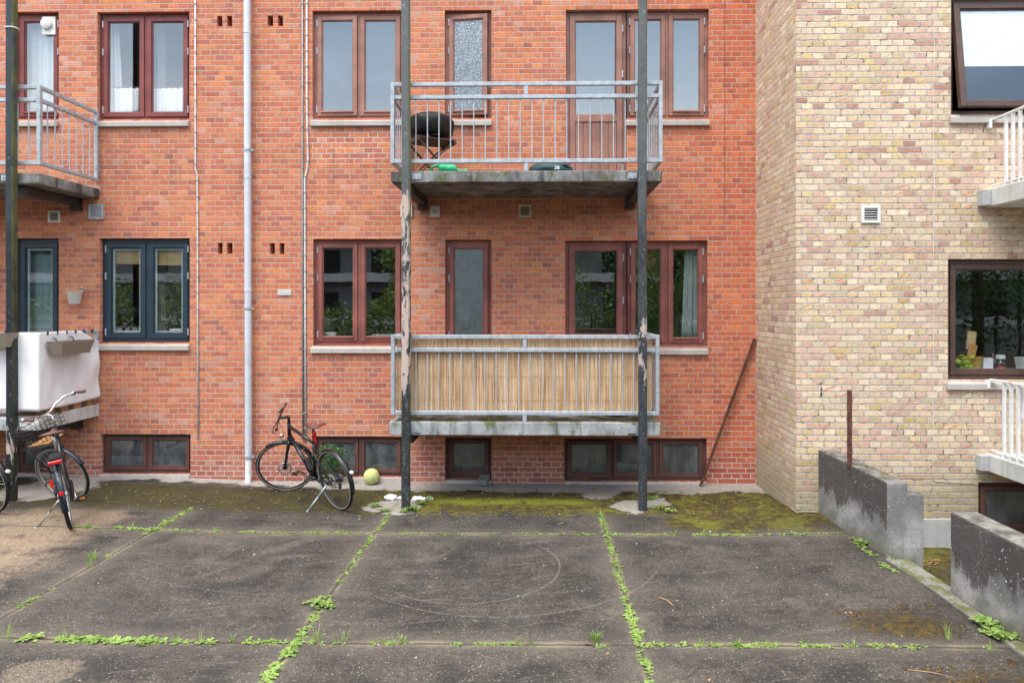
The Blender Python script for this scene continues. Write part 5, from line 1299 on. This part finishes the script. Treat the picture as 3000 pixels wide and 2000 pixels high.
clump([(2535,1592,.05)], .06, 6, 'flat-leaved weed beside the stained wall against the house', 35, .3)
# climbing plant behind the bicycle
def ivy():
    b = MB(); rr = random.Random(9); base = gp(985,1402)
    st = MB()
    for k in range(4):
        tops = [at(955+22*k+rr.uniform(-8,8), y, -.10) for y in (1395, 1360, 1330, 1310-rr.uniform(0,12))]
        st.tube(tops, .004, 5)
    t = thing('climbing_plant', 'green leafy plant growing up the cellar window behind the black bicycle', 'plant', (base.x, -.1, base.z))
    for i in range(120):
        q = at(rr.gauss(972, 20), rr.uniform(1318, 1402), -.10+rr.uniform(-.06,.05)); rosette(b, q, .05, 3, rr, 1.0)
    for (px, py) in ((968,1309),(998,1335),(1002,1332)):
        rosette(b, at(px, py, -.12), .06, 4, rr, 1.0)
    st.build('stem', M['plant'], t); b.build('leaves', M['plant'], t)
ivy()
def bits():
    rr = random.Random(77); b = MB()
    for i in range(330):
        x = rr.uniform(-6.2, 3.0); y = -rr.uniform(.2, 5.4); 
        if rr.random() < .5: y = -rr.uniform(.25, 1.6)
        s = rr.uniform(.0025, .0075)*(1 if rr.random() < .9 else 1.9)
        b.lathe([(s*.8,0),(s,s*.4),(s*.6,s*.85),(0,s)], 6, (x, y, gh(x, y)-.001), fn=lambda t, i: 1+.3*math.sin(t*2+x*9))
    tag(b.build('pebbles', M['pebble'], smooth=True), 'pale pebbles and crumbs scattered over the court', 'pebbles', kind='stuff')
    b = MB()
    for i in range(150):
        x = rr.uniform(-3, 3.0); y = -rr.uniform(.04, .9) if rr.random() < .7 else -rr.uniform(1, 5)
        z = gh(x, y); a = rr.uniform(0, 6); d = Vector((math.cos(a), math.sin(a), 0)); w = Vector((-d.y, d.x, 0)); L = rr.uniform(.012, .032); p = Vector((x, y, z+.002))
        b.add([p, p+d*L*.5+w*L*.35+Vector((0,0,rr.uniform(0,.01))), p+d*L+Vector((0,0,.004)), p+d*L*.5-w*L*.35+Vector((0,0,rr.uniform(0,.01)))], [(0,1,2,3)])
    for (px, py) in ((2725,1645),(2735,1650),(2720,1655)):
        p = gp(px, py)
        for k in range(6): rosette(b, (p.x+rr.gauss(0,.05), p.y+rr.gauss(0,.05), p.z), .05, 2, rr, .6)
    tag(b.build('dry_leaves', M['leaf_dry']), 'dry brown leaf litter along the wall foot', 'leaf litter', kind='stuff')
    # cushions of moss on the court
    b = MB(); b2 = MB()
    def cushion(b, x, y, s): b.lathe([(s,-.004),(s*.9,s*.16),(s*.55,s*.30),(0,s*.34)], 8, (x, y, gh(x, y)), fn=lambda t, i: 1+.35*math.sin(t*2+x*31)+.2*math.sin(t*5+y*17))
    for i in range(1100):
        f = rr.random()
        if f < .36: x = rr.uniform(-1.5, .6); y = rr.gauss(-.92, .24)
        elif f < .50: x = rr.uniform(-4.6, -1.7); y = rr.gauss(-.85, .28)
        elif f < .76: x = rr.uniform(1.1, 2.85); y = rr.uniform(-1.45, -.35)
        elif f < .88: x = rr.gauss(2.5, .25); y = rr.gauss(-3.8, .2)
        else: x = rr.gauss(2.7, .3); y = rr.gauss(-4.7, .25)
        if mnoise.noise(Vector((x*3, y*3, 4))) < 0.0: continue
        cushion(b if f < .76 else b2, x, y, rr.uniform(.006, .024))
    tag(b.build('moss', M['moss'], smooth=True), 'low brown-green moss cushions on the damp concrete by the wall', 'moss', kind='stuff')
    tag(b2.build('moss', M['moss_brown'], smooth=True), 'rusty brown moss patch in the near corner of the court', 'moss', kind='stuff')
bits()
# ------------------------------------------------------------------ what stands behind the viewer and shows in the panes
def behind():
    t = thing('apartment_block', 'far grey apartment block with white balcony fronts, mirrored in the panes', 'building', (0, -40, 0))
    mg = S('grey_render', (.16,.165,.17), .9, 0, .15, .6, .002); mw = S('white_balcony_front', (.40,.40,.41), .7, 0, .04, 1, .001); mo = S('ochre_panel', (.42,.22,.05), .8, 0, .1, 1, .001)
    MB().box(-75, 75, -50, -40, -.2, 10.6).build('wall', mg, t); MB().box(-75.3, 75.3, -50.3, -39.7, 10.602, 10.9).build('roof', mw, t)
    for x in (-24, -11, 3, 16): MB().box(x, x+3.2, -48, -42, 10.902, 12.2).build('roof_house', mw, t)
    ft = None; fw_ = None
    for k in range(3):
        z = 1.2+3.0*k
        MB().box(-74, 74, -40.9+0, -39.0, z-.18, z-.02).build('balcony_slab', mw, t); MB().box(-74, 74, -39.06, -39.0, z-.018, z+.42).build('balcony_front', mw, t)
        for i in range(24):
            x = -48+4.1*i
            if ft is None:
                ft = MB().box(-.9,.9,-.03,.02,0,1.75).build('window', M['dark']); o = ft
            else: o = ft.copy(); COL.objects.link(o)
            o.location = (x, -39.97, z+.35); o.parent = t; o.matrix_parent_inverse = world_inv(t)
            if 3 < x < 9 and k < 2: MB().box(x+1.1, x+2.9, -39.99, -39.93, z+.02, z+2.3).build('panel', mo, t)
    def tree(x, y, h, r, m, seed, label, n=3800, bush=False):
        rr = random.Random(seed); t = thing('bush' if bush else 'broadleaf_tree', label, 'bush' if bush else 'tree', (x, y, 0))
        b = MB(); th = h*.42
        b.tube([(0,0,-.1),(.04,.02,th*.5),(.0,.05,th),(0,0,h*.8)], [r*.07,r*.055,r*.045,.02], 9)
        cs = []
        for i in range(16 if not bush else 9):
            a = rr.uniform(0, 6.28); e = rr.uniform(.1, 1); q = Vector((math.cos(a)*r*.72*e, math.sin(a)*r*.72*e, (h*.36 if not bush else h*.3)+rr.random()*h*(.55 if not bush else .5)))
            b.tube([(0,0,min(th, q.z*.7)), q*.55+Vector((0,0,q.z*.25)), q], [r*.03,r*.02,.01], 6); cs.append(q)
        b.build('trunk', M['bark'], t, True, local=True); f = MB()
        for q in cs: leafblob(f, q, n//len(cs), r*.42, .16 if not bush else .11, rr, .8)
        f.build('crown', M[m], t, local=True)
    L = [(5.2,-19,7.6,2.9,'tree',1,'tall dark tree mirrored in the lower balcony door'),(9.5,-22,8.6,3.2,'tree',2,'broad dark tree mirrored in the kitchen window'),(14.5,-20,9.4,3.4,'tree',3,'tallest dark tree mirrored at the edge of the kitchen window'),
         (19.5,-25,9.8,3.6,'tree',6,'far dark tree right of the tallest one, mirrored in the panes'),(-6.4,-23,5.4,2.0,'tree2',4,'light green tree mirrored in the two-light window by the peeling post'),(-13.5,-21,6.4,2.4,'tree2',5,'yellow-green tree mirrored in the slate blue window')]
    for a in L: tree(*a)
    for i, (x, y, h, r, lab) in enumerate([(-4.2,-21,2.2,1.5,'low bush below the light green tree'),(-10.3,-19,2.6,1.8,'bush beside the yellow-green tree'),(2.6,-18,2.4,1.5,'bush left of the tall dark tree'),(-16.5,-18,2.5,1.9,'wide bush at the end of the row of bushes')]):
        tree(x, y, h, r, 'tree2', 40+i, lab, 1600, True)
    for i, (x, y, h, r, lab) in enumerate([(4.2,-15.5,3.6,1.9,'dark shrub mirrored low in the balcony door'),(11.8,-16,4.6,2.5,'big dark shrub mirrored low in the kitchen window'),(16.0,-15,5.0,2.7,'biggest dark shrub mirrored at the edge of the kitchen window'),(8.0,-15.5,4.2,2.2,'dark shrub between the door and the kitchen mirror images'),(20.5,-17,5.2,2.8,'outermost dark shrub of the mirrored row')]):
        tree(x, y, h, r, 'tree', 60+i, lab, 3600, True)
    def hedge(x0, x1, y, h, m, seed, label):
        rr = random.Random(seed); f = MB(); t = thing('hedge', label, 'hedge', ((x0+x1)/2, y, 0)); st = MB()
        k = int((x1-x0)/.8)
        for i in range(k):
            x = x0+(x1-x0)*(i+.5)/k; hh = h*rr.uniform(.72, 1.1); st.tube([(x,y,-.05),(x+.05,y,hh*.6)], .05, 6)
            for z in (.25, .5, .78): leafblob(f, (x+rr.gauss(0,.1), y+rr.gauss(0,.2), hh*z), 170, hh*.24, .17, rr, 1)
        st.build('trunk', M['bark'], t); f.build('foliage', M[m], t)
    hedge(-34, -1.5, -16.5, 3.3, 'tree2', 71, 'long light green hedge mirrored low in the left-hand lower panes')
    hedge(-1.0, 9.0, -17.5, 4.4, 'tree2', 72, 'green hedge mirrored low in the balcony door')
    hedge(9.4, 34, -19, 6.2, 'tree', 73, 'tall dark hedge mirrored in the kitchen window')
    o = MB().box(-30, 26, -27.3, -27, -.1, 1.35).build('garden_wall', S('grey_garden_wall', (.26,.26,.26), .9, 0, .1, 1, .002)); tag(o, 'long grey garden wall behind the mirrored trees', 'wall')
behind()
# ------------------------------------------------------------------ light, sky, camera
W = bpy.data.worlds.new('World'); scene.world = W; W.use_nodes = True
g = G(W.node_tree); EL, AZ = math.radians(60), math.radians(214)
sky = g.node('ShaderNodeTexSky', sky_type='NISHITA'); sky.sun_disc = False; sky.sun_elevation = EL; sky.sun_rotation = AZ; sky.altitude = 20
d = g.co('Generated'); dx, dy, dz = g.sep(d)
dd = g.comb(dx, dy, g.mul(dz, 2.2))
n1 = g.noise(dd, 1.9, 6, .58, .4); n2 = g.noise(dd, 4.5, 5, .6)
gr = g.ramp(dz, [(.0,(.30,.30,.30)),(.14,(.48,.48,.48)),(.22,(.98,.98,.99)),(.29,(.64,.74,.86)),(.42,(.31,.43,.58)),(.58,(.48,.56,.66)),(.76,(1.0,1.0,1.0)),(1.0,(1.0,1.0,1.0))])
cl = g.mix(1.0, gr, g.mix(g.rng(n1, .34, .66), (.82,.85,.90), (1.14,1.13,1.12)), 'MULTIPLY')
cl = g.mix(1.0, cl, g.mix(g.rng(dz, .6, .85), (13.0,13.0,13.0), (18.0,17.9,17.8)), 'MULTIPLY')
fac = g.rng(n2, .2, .42, .80, .97)
bg = g.node('ShaderNodeBackground'); g.put(bg.inputs[0], g.mix(fac, sky.outputs[0], cl)); bg.inputs[1].default_value = .12
wo = g.node('ShaderNodeOutputWorld'); g.put(wo.inputs[0], bg.outputs[0])
sd = bpy.data.lights.new('sun', 'SUN'); sd.energy = 1.4; sd.angle = math.radians(30); sd.color = (1, .97, .93)
so = bpy.data.objects.new('sun', sd); COL.objects.link(so)
v = Vector((math.sin(AZ)*math.cos(EL), math.cos(AZ)*math.cos(EL), math.sin(EL)))
so.rotation_euler = v.to_track_quat('Z', 'Y').to_euler(); so.location = v*30
cam = bpy.data.cameras.new('camera'); co = bpy.data.objects.new('camera', cam); COL.objects.link(co)
cam.sensor_width = 36; cam.lens = 36*F/3000; cam.clip_end = 400; cam.clip_start = .1
cam.shift_x = -(CX-1500)/3000; cam.shift_y = -(1000-CY)/3000
co.location = CAM; co.rotation_euler = (PI/2, 0, TH); scene.camera = co
scene.view_settings.view_transform = 'Standard'; scene.view_settings.look = 'None'; scene.view_settings.gamma = 1
scene.view_settings.exposure = 1.0
scene.cycles.max_bounces = 8; scene.cycles.transparent_max_bounces = 16; scene.cycles.use_denoising = True
